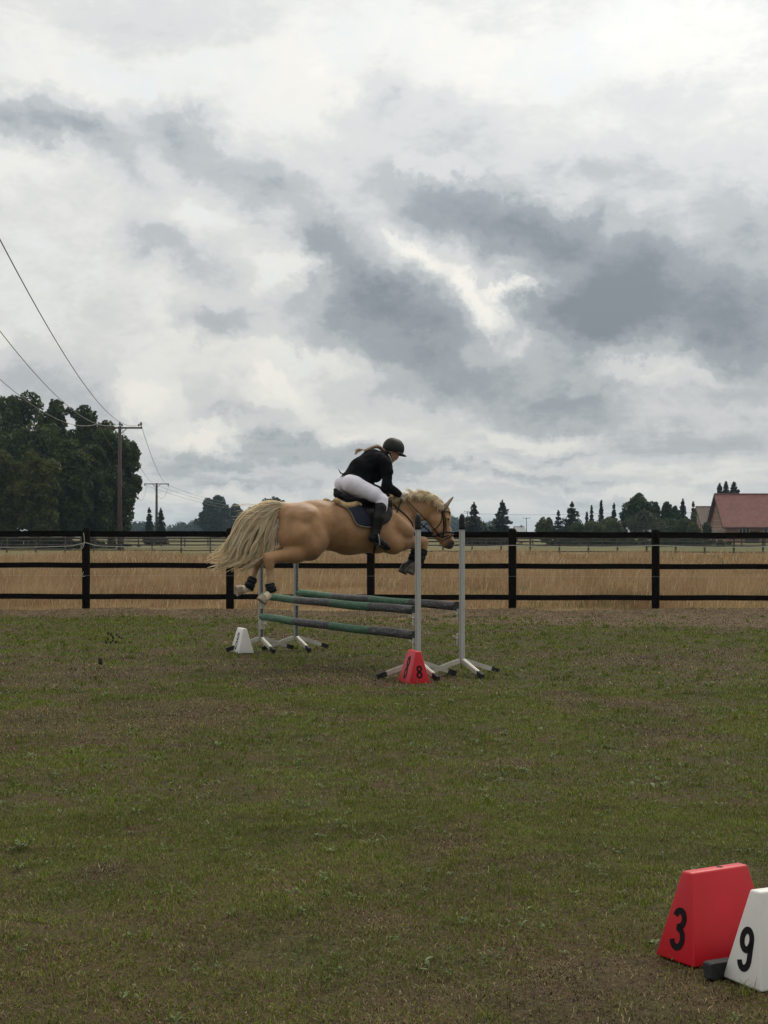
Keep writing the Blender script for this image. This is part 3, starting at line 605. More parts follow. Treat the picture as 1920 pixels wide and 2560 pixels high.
M['darkbeam'] = material('dark_timber', (0.035, 0.025, 0.02), (0.05, 0.04, 0.03), 3, 0.8)
M['glass'] = material('window_glass', (0.02, 0.02, 0.022), rough=0.12)
M['wframe'] = material('window_frame', (0.5, 0.47, 0.4), rough=0.6)
def window(parent, c, w, h, axis_='x', panes=2):
    """window in a wall facing -x ('x') or -y ('y')"""
    fr = MB(); t_ = .07
    def bx(u0, u1, z0, z1, dep, off): 
        cu, cz = (u0+u1)/2, (z0+z1)/2; 
        if axis_ == 'x': fr.box((c[0]+off, c[1]+cu, c[2]+cz), (dep, u1-u0, z1-z0))
        else: fr.box((c[0]+cu, c[1]+off, c[2]+cz), (u1-u0, dep, z1-z0))
    bx(-w/2-t_, w/2+t_, h/2, h/2+t_, .08, -.04); bx(-w/2-t_, w/2+t_, -h/2-t_, -h/2, .10, -.05)
    for i in range(panes+1):
        u = -w/2-t_/2+(w+t_)*i/panes; bx(u-t_/2, u+t_/2, -h/2+.001, h/2-.001, .08, -.04)
    o = fr.build('window', M['wframe'], parent)
    gl = MB(); 
    if axis_ == 'x': gl.box((c[0]-.012, c[1], c[2]), (.02, w-.004, h-.004))
    else: gl.box((c[0], c[1]-.012, c[2]), (w-.004, .02, h-.004))
    gl.build('pane', M['glass'], o)
def house(label, x0, x1, y0, y1, eave, ridge, wall, roof, over=.5, name='house', barge=.12):
    h = empty(name, ((x0+x1)/2, (y0+y1)/2, 0), label=label, cat='building'); cx, cy = h.location.x, h.location.y
    a, c, e, f = x0-cx, x1-cx, y0-cy, y1-cy
    mk('wall', [(a, e, -.2), (c, e, -.2), (c, f, -.2), (a, f, -.2), (a, e, eave), (c, e, eave), (c, f, eave), (a, f, eave), (a, 0, ridge-.02), (c, 0, ridge-.02)],
       [(0, 1, 5, 4), (2, 3, 7, 6), (3, 0, 4, 8, 7), (1, 2, 6, 9, 5), (4, 5, 9, 8), (7, 8, 9, 6)], wall, h)
    sl = (ridge-eave)/(f); ez = eave-sl*over; t_ = .18; V = []
    for (yy, zz) in ((e-over, ez), (0, ridge), (f+over, ez)):
        for up in (.03, t_): V += [(a-over, yy, zz+up), (c+over, yy, zz+up)]
    F = [(2, 3, 7, 6), (0, 4, 5, 1), (6, 7, 11, 10), (4, 8, 9, 5), (0, 1, 3, 2), (8, 10, 11, 9), (0, 2, 6, 4), (4, 6, 10, 8), (1, 5, 7, 3), (5, 9, 11, 7)]
    mk('roof', V, F, roof, h)
    b = MB(); b.tube([(a-over, 0, ridge+t_), (c+over, 0, ridge+t_)], .12, 6); b.build('ridge_cap', roof, h, smooth=True)
    for sg in (-1, 1):
        b = MB(); yy = f+over if sg > 0 else e-over; n = Vector((0, sg*(abs(yy)), ez-ridge)).normalized()
        p0 = Vector((a-over-.03, 0, ridge-.02)); p1 = Vector((a-over-.03, yy, ez-.02)); q = Vector((0, -n.z*sg, n.y*sg))*barge
        b.add([p0+Vector((-.03, 0, -barge*1.6)), p1+Vector((-.03, 0, -barge*1.6)), p1+Vector((-.03, 0, barge)), p0+Vector((-.03, 0, barge)),
               p0+Vector((.025, 0, -barge*1.6)), p1+Vector((.025, 0, -barge*1.6)), p1+Vector((.025, 0, barge)), p0+Vector((.025, 0, barge))],
              [(0, 1, 2, 3), (7, 6, 5, 4), (0, 4, 5, 1), (1, 5, 6, 2), (2, 6, 7, 3), (3, 7, 4, 0)]); b.build('bargeboard', M['darkbeam'], h)
    return h, a, c, e, f
bh, a, c, e, f = house('brick barn with a long steep red tiled roof at the right edge', 52.0, 84.0, 234.0, 245.5, 2.75, 7.45, M['brick'], M['tile'], .55, 'barn')
tz = MB()
for z in (2.6, 3.5, 4.4, 5.3, 6.2):
    hw = 5.75*(1-(z-2.75)/4.7) if z > 2.75 else 5.75
    if z in (2.6,) : hw = 5.2
    tz.box((a-.03, 0, z), (.06, 2*hw*.62, .12))
for yy in (-1.9, -1.0, 0, 1.0, 1.9): tz.box((a-.032, yy, 3.05), (.05, .10, .78)); 
for yy in (-1.0, 0, 1.0): tz.box((a-.032, yy, 3.95), (.05, .10, .78)); tz.box((a-.032, yy*.6, 4.85), (.05, .10, .78))
tz.build('gable_trim', M['beam'], bh)
for yy in (-3.4, -1.6, 1.4, 3.6): window(bh, (a, yy, 1.75), 1.0, .8, 'x')
for xx in (-13.2, -9.4, -7.4, -4, 2, 6, 10): window(bh, (xx, e, 1.9), 1.5, .7, 'y', 3)
b = MB(); b.box((-12, e-.03, .9), (2.2, .05, 1.9)); b.build('door', M['darkbeam'], bh)
b = MB(); b.tube([(a-.5, e-.62, 2.25), (c+.5, e-.62, 2.25)], .07, 6); b.build('gutter', M['darkbeam'], bh)
hh, a, c, e, f = house('small house with a steep brown roof and pale gable, between shrubs and barn', px2x(1757, 262), px2x(1757, 262)+8, 262, 270, 3.1, 5.95, M['brick'], M['tile2'], .4)
tz = MB(); 
for yy in (-1.3, 1.3): tz.box((a-.03, yy, 3.4), (.05, .5, 1.6))
tz.build('gable_trim', M['beam'], hh); window(hh, (a, 0, 2.0), 1.2, 1.1, 'x'); window(hh, (0, e, 1.7), 1.4, 1.0, 'y', 3); window(hh, (a, 0, 3.9), .8, .8, 'x')
hh, a, c, e, f = house('far grey-roofed house between the spreading spruce and the garden trees', px2x(1290, 400), px2x(1318, 400)-.6, 400, 408, 1.9, 3.15, M['brick'], M['slate'], .3)
b = MB(); b.box((.6, 0, 3.35), (.5, .5, .7)); b.build('chimney', M['brick'], hh)
window(hh, (0, e, 1.1), 1.0, .8, 'y', 2)
# small dark paddock hut and odds and ends beyond the second fence
hh, a, c, e, f = house('low dark shed behind the grey rail fence at the left edge', px2x(-30, 148), px2x(150, 148), 150, 154, .95, 1.35, M['darkbeam'], M['darkbeam'], .2, 'shed')
window(hh, (0, e, .5), .9, .4, 'y', 2)
# ================================================================ POWER LINE
def pole(label, x, y, H, arm, yaw, name='utility_pole', group='wooden utility poles of the power line', r=.17, ins=(-1, 0, 1), armz=.0, up=True):
    p = empty(name, (x, y, 0), yaw, label=label, cat='utility pole', group=group)
    b = MB(); b.tube([(0, 0, -.3), (0, 0, H*.5), (0, 0, H)], [r*1.25, r, r*.75], 10); b.build('pole', M['concrete'], p, smooth=True)
    b = MB(); b.box((0, -.02, H-.12+armz), (arm, .16, .14)); b.build('crossarm', M['old_wood'], p)
    b = MB()
    for s in (-1, 1): b.tube([(s*.55, -.02, H-.2+armz), (s*.08, -.02, H-.62)], .035, 5)
    b.build('arm_brace', M['old_wood'], p)
    for k in ins:
        b = MB(); q = k*(arm/2-.12)
        if up:
            b.tube([(q, 0, H-.05), (q, 0, H+.12)], .03, 6); b.lathe((q, 0, H+.1), [(.05, 0), (.11, .03), (.07, .1), (.11, .14), (.07, .22), (.04, .28)], 8)
            b.lathe((q+.18*(1 if k <= 0 else -1), 0, H+.02), [(.05, 0), (.1, .03), (.06, .1), (.1, .14), (.05, .2)], 8)
        else: b.lathe((q, 0, H-.42), [(.05, 0), (.1, .06), (.05, .12), (.1, .17), (.04, .24)], 8)
        b.build('insulator', M['porcelain'], p, smooth=True)
    return p
pA = (px2x(299.5, 128), 128); pB = (px2x(391.5, 233), 233); pZ = (-11.0, 33.0)
dirAB = math.atan2(pB[1]-pA[1], pB[0]-pA[0]) - math.pi/2
HA, HB = 10.35, 9.1
pole('tall utility pole with crossarm in front of the right end of the left wood', *pA, HA, 3.75, 0.02)
pole('second smaller utility pole between the two narrow conifers', *pB, HB, 3.75, 0.03, up=False, r=.2)
pole('utility pole outside the frame that carries the wires towards the viewer', *pZ, 9.5, 3.75, 0.08)
g7 = 'thin far utility poles on the right horizon'
pole('far thin utility pole behind the spreading spruce next to the jump', px2x(1169, 640), 640, CAMH+(HOR-1279)*640/FOC, 3.1, 0, group=g7, r=.17)
pole('far thin utility pole above the grey-roofed house', px2x(1316, 700), 700, CAMH+(HOR-1295)*700/FOC, 3.4, 0, group=g7, r=.18)
def wire(label, pts, rad=.014, group='overhead wires'):
    b = MB(); b.tube(pts, rad, 4); o = b.build('overhead_wire', M['wire'], label=label, cat='wire', group=group); return o
for k, l in ((-1, 'lowest overhead wire, sagging across the left wood to the left end of the crossarm'), (0, 'middle overhead wire running down behind the wood to the pole centre'), (1, 'highest overhead wire coming down to the right end of the crossarm')):
    pts = []
    for i in range(41):
        t = i/40; z = 10.6-9.3*t+8.4*t*t
        pts.append((pA[0]+(pZ[0]-pA[0])*t+k*1.75, pA[1]+(pZ[1]-pA[1])*t, z))
    wire(l, pts, .018)
for k, l in ((-1, 'left wire between the tall pole and the second pole'), (0, 'middle wire between the tall pole and the second pole'), (1, 'right wire hanging from the crossarm tip down to the second pole')):
    pts = []
    for i in range(25):
        t = i/24; pts.append((pA[0]+(pB[0]-pA[0])*t+k*1.75, pA[1]+(pB[1]-pA[1])*t, (10.55+(HB-.25-10.55)*t)-1.1*4*t*(1-t)))
    wire(l, pts, .02)
pC = (px2x(560, 330), 330)
for k, l in ((-1, 'lowest wire leaving the second pole to the right'), (0, 'middle wire leaving the second pole to the right'), (1, 'top wire leaving the second pole to the right')):
    pts = [(pB[0]+(pC[0]-pB[0])*t+k*1.75*(1-t), pB[1]+(pC[1]-pB[1])*t, HB-.3+(CAMH+(HOR-(1262-7*k))*330/FOC-HB+.3)*t-1.2*t*(1-t)) for t in np.linspace(0, 1, 16)]
    wire(l, pts, .022)
for k, (xa, xb, zz) in enumerate(((-1.7, .0, 2.3), (-.4, 1.9, 2.0))):
    pts = [(pB[0]+xa-2.2*k*0+(xb-xa)*t-1.2*(1-k)*1.2, pB[1]-.3, HB-.35-zz*4*t*(1-t)) for t in np.linspace(0, 1, 14)]
    wire(('left', 'right')[k]+' slack loop of wire hanging under the second pole crossarm', pts, .018)
wire('long thin wire over the right horizon, passing behind the spruces', [(px2x(1150+40*i, 640), 640, CAMH+(HOR-(1283+4*math.sin(i*.35)*(-1 if i > 9 else 1)-(0 if i < 9 else .9*(i-9))))*640/FOC) for i in range(22)], .05)
# wind turbines, far out
for (p, yt, l, rot) in ((355, 1303, 'faint far wind turbine just left of the narrow conifers', .4), (482, 1301, 'faint far wind turbine between the conifers and the tall hazy tree', 1.3)):
    D_ = 2200; t = empty('wind_turbine', (px2x(p, D_), D_, 0), label=l, cat='wind turbine', group='far wind turbines'); H = CAMH+(HOR-yt)*D_/FOC
    b = MB(); b.tube([(0, 0, 0), (0, 0, H)], [.55, .35], 8); b.build('tower', M['cup'], t, smooth=True)
    hb = MB(); hb.box((0, .4, H), (1, 2.2, 1)); hb.build('nacelle', M['cup'], t)
    for k in range(3):
        a = rot+k*2.094; dv = Vector((math.sin(a), 0, math.cos(a))); b = MB(); b.tube([Vector((0, -1, H))+dv*.3, Vector((0, -1, H))+dv*3, Vector((0, -1, H))+dv*9.5], [.25, .5, .12], 5, flat=.3); b.build('blade', M['cup'], t)
# ================================================================ SDF modelling (smooth unions, surface nets)
class SDF:
    def __init__(s, k=.03): s.p = []; s.k = k; s.cut = []
    def cone(s, a, b, ra, rb, ly=1.0, k=None):
        s.p.append((np.array(a, float), np.array(b, float), ra, rb, ly, s.k if k is None else k)); return s
    def chain(s, pts, ly=1.0, k=None):
        """pts [(point, radius), ...]"""
        for (a, ra), (b, rb) in zip(pts[:-1], pts[1:]): s.cone(a, b, ra, rb, ly, k)
        return s
    def plane(s, p, n, k=0.0): n = np.array(n, float); s.cut.append((np.array(p, float), n/np.linalg.norm(n))); return s
    def bounds(s, infl=0):
        lo = np.min([np.minimum(a-[ra, ra*l, ra], b-[rb, rb*l, rb]) for a, b, ra, rb, l, k in s.p], 0)
        hi = np.max([np.maximum(a+[ra, ra*l, ra], b+[rb, rb*l, rb]) for a, b, ra, rb, l, k in s.p], 0)
        return lo-.03-infl, hi+.03+infl
    def grid(s, res, infl=0.0):
        lo, hi = s.bounds(infl); n = np.ceil((hi-lo)/res).astype(int)+1
        G = np.full(n, .25, np.float32); ax = [lo[i]+np.arange(n[i])*res for i in range(3)]
        for a, b, ra, rb, ly, k in s.p:
            m = max(ra, rb)*max(1, ly)+.08+k*2+infl; l = np.minimum(a, b)-m; h = np.maximum(a, b)+m
            i0 = np.clip(((l-lo)/res).astype(int), 0, n-1); i1 = np.clip(((h-lo)/res).astype(int)+1, 1, n)
            sl = tuple(slice(i0[q], i1[q]) for q in range(3))
            x, y, z = np.meshgrid(*[ax[q][sl[q]] for q in range(3)], indexing='ij')
            P = [x-a[0], (y-a[1])/ly, z-a[2]]; B = np.array([b[0]-a[0], (b[1]-a[1])/ly, b[2]-a[2]]); L2 = max(1e-9, B@B)
            t = np.clip((P[0]*B[0]+P[1]*B[1]+P[2]*B[2])/L2, 0, 1)
            d_ = np.sqrt((P[0]-t*B[0])**2+(P[1]-t*B[1])**2+(P[2]-t*B[2])**2)-(ra+(rb-ra)*t)
            d_ = d_*min(1, ly)-infl
            g = G[sl]; h_ = np.maximum(k-np.abs(g-d_), 0)/k if k > 0 else 0
            G[sl] = np.minimum(g, d_)-h_*h_*k*.25
        for ct in s.cut:
            p, nrm = ct[:2]; x, y, z = np.meshgrid(*ax, indexing='ij'); dd_ = (x-p[0])*nrm[0]+(y-p[1])*nrm[1]+(z-p[2])*nrm[2]
            if len(ct) > 2: dd_ = np.where(x < ct[2], dd_, -1)
            G = np.maximum(G, dd_)
        G[0] = G[-1] = .1; G[:, 0] = G[:, -1] = .1; G[:, :, 0] = G[:, :, -1] = .1
        return G, lo, res
def nets(G, lo, res):
    ins = G < 0; n = G.shape; c = np.zeros([q-1 for q in n]+[3], np.float32); cnt = np.zeros([q-1 for q in n], np.float32)
    S = lambda dx, dy, dz: (slice(dx, n[0]-1+dx), slice(dy, n[1]-1+dy), slice(dz, n[2]-1+dz))
    for axn in range(3):
        for u in (0, 1):
            for v in (0, 1):
                o0 = [0, 0, 0]; oth = [q for q in range(3) if q != axn]; o0[oth[0]] = u; o0[oth[1]] = v; o1 = list(o0); o1[axn] = 1
                g0 = G[S(*o0)]; g1 = G[S(*o1)]; cr_ = (g0 < 0) != (g1 < 0); t = np.where(cr_, g0/np.where(cr_, g0-g1, 1), 0)
                cnt += cr_
                for q in range(3): c[..., q] += np.where(cr_, o0[q]+(t if q == axn else 0), 0)
    act = cnt > 0; idx = np.full(act.shape, -1, np.int64); idx[act] = np.arange(act.sum())
    ijk = np.argwhere(act); V = (ijk+c[act]/cnt[act][:, None])*res+lo; F = []
    for axn in range(3):
        sl0 = [slice(1, n[q]-1) for q in range(3)]; sl0[axn] = slice(0, n[axn]-1); sl1 = list(sl0); sl1[axn] = slice(1, n[axn])
        a = ins[tuple(sl0)]; b = ins[tuple(sl1)]; pos = np.argwhere(a != b); fl = a[tuple(pos.T)]
        off = np.array([s_.start for s_ in sl0]); pos = pos+off; o1, o2 = [(1, 2), (2, 0), (0, 1)][axn]
        def id_(d1, d2): p = pos.copy(); p[:, o1] -= d1; p[:, o2] -= d2; return idx[tuple(p.T)]
        q = np.stack([id_(1, 1), id_(0, 1), id_(0, 0), id_(1, 0)], 1); q[~fl] = q[~fl][:, ::-1]; F.append(q)
    return V, np.concatenate(F)
def sdf_obj(name, s, res, mat, parent, org, infl=0.0, wr=None, **k):
    G = s.grid(res, infl)
    if wr:      # folds and muscle relief: (height, waves per metre, stretch)
        x, y, z = np.meshgrid(*[G[1][q]+np.arange(G[0].shape[q])*res for q in range(3)], indexing='ij'); f, st_w = wr[1], wr[2]
        G = (G[0]+(wr[0]*(fbm(x*f+y*f*.6+40, z*f*st_w-x*f*.4+y*f*.8+70, 3)-.5)*2*(np.abs(G[0]) < .06)).astype(np.float32), G[1], G[2])
    V, F = nets(*G)
    return mk_np(name, V-np.array(org), F, mat, parent, smooth=True, **k), G
# ================================================================ HORSE FRAME: x forward, y to its left, z up
TH = R(27); HO = np.array([-0.42, 16.75]); FU = np.array([math.cos(TH), math.sin(TH)]); RT = np.array([math.sin(TH), -math.cos(TH)])
def P(px, py, t=0.0):
    """a point seen at pixel (px,py), lying t metres to the horse's right of its middle plane -> horse frame"""
    kx = (px-CX)/FOC
    s_ = (kx*(HO[1]+t*RT[1])-HO[0]-t*RT[0])/(FU[0]-kx*FU[1]); dist = HO[1]+s_*FU[1]+t*RT[1]
    return np.array([s_, -t, CAMH+(HOR-py)*dist/FOC])
K = 17.0/FOC       # metres per pixel at the horse
def root(name, org, **k):
    w = HO+org[0]*FU-(-org[1])*0*RT + (-org[1])*RT*1.0
    return empty(name, (w[0], w[1], org[2]), TH, **k)
def mir(p): return np.array([p[0], -p[1], p[2]])
# ---------------------------------------------------------------- horse body
hs = SDF(.036)
def C(px1, py1, r1, t1, px2, py2, r2, t2, ly=1.0, k=None): hs.cone(P(px1, py1, t1), P(px2, py2, t2), r1*K, r2*K, ly, k)
C(745,1312,50,0, 800,1312,57,0, .98); C(800,1313,57,0, 872,1321,64,0, 1.0); C(872,1321,64,0, 940,1322,59,0, .95)
C(940,1322,59,0, 990,1318,45,0, .82); C(990,1318,42,0, 1003,1325,33,0, .95)
C(720,1290,30,0, 790,1276,24,0, 1.2)                      # croup
C(775,1276,22,0, 880,1282,24,0, 1.1)                       # loins
C(925,1276,16,0, 985,1272,20,0, .7)                        # withers
C(742,1305,40,.11, 728,1342,33,.13); C(742,1305,40,-.11, 728,1342,33,-.13)    # hams
C(760,1300,38,.12, 785,1350,36,.15); C(760,1300,38,-.12, 775,1350,36,-.15)
# near hind leg
C(745,1340,42,.15, 775,1370,30,.19); C(772,1368,29,.19, 738,1384,23,.19); C(738,1384,22,.19, 693,1394,12.5,.17)
C(700,1391,12,.17, 672,1398,11.5,.17); C(665,1389,5.5,.17, 675,1402,9,.17, 1, .02); C(700,1384,7,.17, 664,1388,5,.17, .7, .02)
C(672,1400,11,.17, 673,1412,9.8,.17); C(673,1412,9.2,.17, 678,1452,6.6,.17, .9); C(671,1410,5,.17, 675,1462,4,.17, .7, .02); C(678,1452,6.6,.17, 680,1474,8.2,.17)
C(680,1474,8.0,.17, 668,1490,7.2,.17); C(668,1490,7.5,.17, 662,1494,9.5,.17)
# far hind leg
q = -.17
C(735,1345,38,-.15, 755,1370,28,-.18); C(752,1372,26,-.18, 700,1385,19,q); C(700,1385,17,q, 662,1391,12,q); C(662,1391,11.5,q, 646,1396,11,q); C(640,1386,5,q, 648,1400,8,q)
C(646,1398,10,q, 643,1410,9.2,q); C(643,1410,8.8,q, 632,1446,6.6,q); C(632,1446,6.6,q, 624,1468,8.2,q); C(624,1468,7.8,q, 608,1474,7.2,q); C(608,1474,7,q, 602,1473,9,q)
# shoulder and chest
C(968,1290,24,.08, 1008,1330,27,.13); C(968,1290,24,-.08, 1008,1330,27,-.13); C(1003,1330,27,.07, 1010,1322,21,.04); C(1003,1330,27,-.07, 1010,1322,21,-.04)
C(960,1345,38,.1, 985,1358,26,.15); C(960,1345,38,-.1, 985,1358,26,-.15)
# near fore leg
C(985,1360,25,.15, 1010,1357,16,.16); C(1010,1357,15.5,.16, 1046,1353,11,.14); C(1010,1364,10,.16, 1040,1360,7,.14, 1, .02)
C(1046,1353,10.5,.14, 1060,1353,9.8,.13); C(1060,1354,9.5,.13, 1059,1367,8.6,.13); C(1059,1367,7.6,.13, 1049,1402,6.2,.13); C(1054,1372,4,.13, 1044,1405,4,.13, .8, .02)
C(1049,1402,6.6,.13, 1044,1412,8,.13); C(1044,1412,7.4,.13, 1034,1418,6.8,.13); C(1034,1418,6.8,.13, 1030,1419,8.8,.13)
# far fore leg
q = -.14
C(980,1362,24,-.15, 1005,1362,15,-.15); C(1005,1362,14.5,-.15, 1032,1361,10.5,q); C(1032,1361,10.2,q, 1043,1362,9.5,q); C(1043,1362,9,q, 1040,1374,8.2,q); C(1040,1374,7.4,q, 1030,1400,6.2,q)
C(1030,1400,6.8,q, 1025,1409,7.8,q); C(1025,1409,7.2,q, 1017,1412,6.6,q); C(1017,1412,6.8,q, 1012,1414,8.4,q)
# neck
C(985,1298,42,0, 1022,1278,33,0, .55); C(1022,1278,33,0, 1050,1270,29,0, .5); C(1050,1270,29,0, 1078,1269,27,0, .48); C(1078,1269,26,0, 1100,1279,18,0, .55)
C(985,1262,18,0, 1015,1256,13,0, .6); C(1015,1256,13,0, 1062,1252,12,0, .5); C(1062,1252,12,0, 1098,1266,11,0, .5)
# head
C(1100,1281,20,0, 1098,1301,26,0, .62, .03); C(1093,1304,24,.035, 1093,1316,20,.035, .6, .025); C(1093,1304,24,-.035, 1093,1316,20,-.035, .6, .025)
C(1109,1282,14,0, 1112,1300,14,0, 1.15, .03); C(1112,1300,14,0, 1117,1328,10.5,0, .9, .03); C(1099,1314,21,0, 1107,1336,17.5,0, .52, .03); C(1107,1336,17.5,0, 1117,1355,14.5,0, .58, .03)
C(1117,1328,10.5,0, 1126,1352,9.8,0, .85, .03); C(1126,1354,10.5,0, 1125,1363,9.5,0, 1.0, .02); C(1122,1363,8,0, 1112,1362,7,0, .9, .02); C(1110,1356,6,0, 1108,1362,5,0, .9, .015)
C(1117,1295,5,.075, 1122,1297,4,.082, 1, .015); C(1117,1295,5,-.075, 1122,1297,4,-.082, 1, .015)
C(1130,1352,4.5,.045, 1134,1357,3.6,.042, 1, .01); C(1130,1352,4.5,-.045, 1134,1357,3.6,-.042, 1, .01)
# coat: palomino with dark muzzle, paler lower legs
m = bpy.data.materials.new('palomino_coat'); m.use_nodes = True; T = NT(m.node_tree); bs = T.n['Principled BSDF']; oc = T.node('ShaderNodeTexCoord').outputs['Object']
n_ = T.noise(oc, 3.2, 4, 0.6); n2_ = T.noise(oc, 22, 4, .65)
c_ = T.mix(T.rng(n_.outputs[0], .36, .64), (0.36, 0.200, 0.090), (0.215, 0.108, 0.044))
c_ = T.mix(T.math('MULTIPLY', n2_.outputs[0], .3), c_, (0.42, 0.26, 0.135))
HORG = np.array([0, 0, 0.0])
def near_mask(pt, r0, r1): return T.rng(T.vmath('DISTANCE', oc, tuple(pt-HORG)), r0, r1, 1.0, 0.0)
_, _, hz_ = T.sep(oc)
c_ = T.mix(T.math('MULTIPLY', T.rng(hz_, 1.15, .95, 0, 1), .55), c_, (0.50, 0.36, 0.22))
c_ = T.mix(near_mask(P(1124,1364), .045, .115), c_, (0.035, 0.032, 0.032))
c_ = T.mix(near_mask(P(1096,1326), .02, .10), c_, (0.16, 0.11, 0.06))
for hx, hy, ht in ((1040,1414,.13), (1022,1410,-.14)): c_ = T.mix(near_mask(P(hx, hy, ht), .05, .12), c_, (0.030, 0.025, 0.022))
for hx, hy, ht in ((664,1490,.17), (605,1473,-.17)): c_ = T.mix(near_mask(P(hx, hy, ht), .05, .13), c_, (0.66, 0.58, 0.44))
T.l.new(c_, bs.inputs['Base Color']); bs.inputs['Roughness'].default_value = .52; bs.inputs['Specular IOR Level'].default_value = .35; bs.inputs['Sheen Weight'].default_value = .15
bn = T.node('ShaderNodeBump'); bn.inputs['Strength'].default_value = .25; bn.inputs['Distance'].default_value = .012; n3_ = T.noise(oc, 5.0, 4, .6, .4); T.l.new(n3_.outputs[0], bn.inputs['Height']); T.l.new(bn.outputs[0], bs.inputs['Normal'])
COAT = m
horse = root('horse', np.array([0, 0, 0]), label='palomino horse with cream mane and tail leaping over the green and grey poles', cat='horse')
HB, HG = sdf_obj('body', hs, .011, COAT, horse, HORG, wr=(.007, 7.0, 1.2))
M['hair'] = material('cream_hair', (0.60, 0.49, 0.31), (0.74, 0.66, 0.50), 16, .5, stretch=(3, 3, 3))
T = NT(M['hair'].node_tree); g_ = T.node('ShaderNodeNewGeometry'); cc = T.mix(g_.outputs['Random Per Island'], (0.86, 0.72, 0.48), (0.99, 0.93, 0.76)); T.l.new(cc, T.n['Principled BSDF'].inputs['Base Color']); tr = T.node('ShaderNodeBsdfTranslucent'); T.l.new(cc, tr.inputs[0]); mx = T.node('ShaderNodeMixShader'); mx.inputs[0].default_value = .55; T.l.new(T.n['Principled BSDF'].outputs[0], mx.inputs[1]); T.l.new(tr.outputs[0], mx.inputs[2]); T.l.new(mx.outputs[0], T.n['Material Output'].inputs[0])
M['hoof'] = material('pale_hoof', (0.42, 0.34, 0.24), (0.25, 0.20, 0.15), 18, .6, stretch=(1, 1, 4)); M['hoofd'] = material('dark_hoof', (0.018, 0.017, 0.015), (0.09, 0.08, 0.06), 16, .55)
M['eye'] = material('eye', (0.01, 0.008, 0.006), rough=.1)
def hoof(a, b, ra, rb, mat, sole=True):
    """hoof from coronet a to sole b"""
    a = Vector(a); b = Vector(b); ax_ = (b-a).normalized(); u = ax_.cross(Vector((0, 1, 0))).normalized(); w = ax_.cross(u); vs = []; n = 18
    if u.dot(Vector((1, 0, 0))) > 0: pass
    for f, r in ((0, ra), (.12, ra*1.06), (.9, rb), (1, rb*.97), (1, rb*.80), (.93, rb*.66), (.9, rb*.1)):
        for k in range(n):
            an = 6.2832*k/n; vs.append(a+(b-a)*f+(u*math.cos(an)*1.08+w*math.sin(an)*.92)*r)
    F = [(i*n+k, i*n+(k+1) % n, (i+1)*n+(k+1) % n, (i+1)*n+k) for i in range(6) for k in range(n)]+[tuple(range(6*n, 7*n)), tuple(range(n-1, -1, -1))]
    mk('hoof', [v-Vector(HORG) for v in vs], F, mat, horse, True)
hoof(P(663,1490,.17), P(653,1504,.17), 9.5*K, 13*K, M['hoof']); hoof(P(606,1473,-.17), P(590,1478,-.17), 9.5*K, 12.5*K, M['hoof'])
hoof(P(1031,1417,.13), P(1024,1433,.13), 9*K, 11.5*K, M['hoofd']); hoof(P(1014,1411,-.14), P(1006,1432,-.14), 8.8*K, 11.5*K, M['hoofd'])
for sg in (1, -1):
    b = SDF(.01); b.cone(P(1119.5, 1296, .077*sg), P(1121, 1297, .079*sg), 3.6*K, 3.4*K); sdf_obj('eye', b, .004, M['eye'], horse, HORG)
M['ear'] = material('grey_ear', (0.12, 0.10, 0.085), (0.30, 0.23, 0.16), 9, .7)
for sg in (1, -1):      # ears: cupped leaf shapes
    if sg > 0: base, tip = P(1104,1280,.05), P(1133,1243,.075)
    else: base, tip = P(1108,1276,-.05), P(1131,1247,-.10)
    base = Vector(base); tip = Vector(tip); ax_ = tip-base; side = Vector((0, 1, 0)); fwd = ax_.cross(side).normalized(); vs = []; F = []; n = 9
    for j in range(n):
        f = j/(n-1); w = .034*math.sin(min(1, f*1.25+.28)*math.pi*.82)*(1-f**5)+.002
        for k in range(7):
            a = (k/6-.5)*4.0; vs.append(base+ax_*f+fwd*math.cos(a)*w*.75*(1 if True else 0)+side*math.sin(a)*w*.9*sg)
    for j in range(n-1): F += [(j*7+k, j*7+k+1, (j+1)*7+k+1, (j+1)*7+k) for k in range(6)]
    o = mk('ear', vs, F, M['ear'], horse, True); md = o.modifiers.new('solid', 'SOLIDIFY'); md.thickness = .008
# ---------------------------------------------------------------- drape on the horse
Gh, Glo, Gres = HG
def drape(x, z, sgn, off=0.0):
    """|y| of the horse's surface at (x,z), None where there is none"""
    fx = (x-Glo[0])/Gres; fz = (z-Glo[2])/Gres; i = int(fx); k = int(fz)
    if i < 0 or k < 0 or i >= Gh.shape[0]-1 or k >= Gh.shape[2]-1: return None
    a = fx-i; b = fz-k; col = (Gh[i, :, k]*(1-a)+Gh[i+1, :, k]*a)*(1-b)+(Gh[i, :, k+1]*(1-a)+Gh[i+1, :, k+1]*a)*b
    ys = Glo[1]+np.arange(len(col))*Gres; order = range(len(col)-1, 0, -1) if sgn > 0 else range(0, len(col)-1)
    for j in order:
        if abs(ys[j]) < .002 and False: break
        if col[j] < off:
            jn = j+1 if sgn > 0 else j-1
            if jn < 0 or jn >= len(col): return abs(ys[j])
            t = (off-col[j])/max(1e-6, col[jn]-col[j]); return abs(ys[j]+(ys[jn]-ys[j])*t)
    return None
def DP(px, py, off=.008, fall=.06, sgn=-1):
    """pixel -> point on the horse's near (right) side; sgn=-1 right side (y<0)"""
    t = .2
    for _ in range(5):
        p = P(px, py, t); y = drape(p[0], p[2], sgn, 0.0); tn = (y if y is not None else fall); t = t*.3+tn*.7
    p = P(px, py, t+off); return p
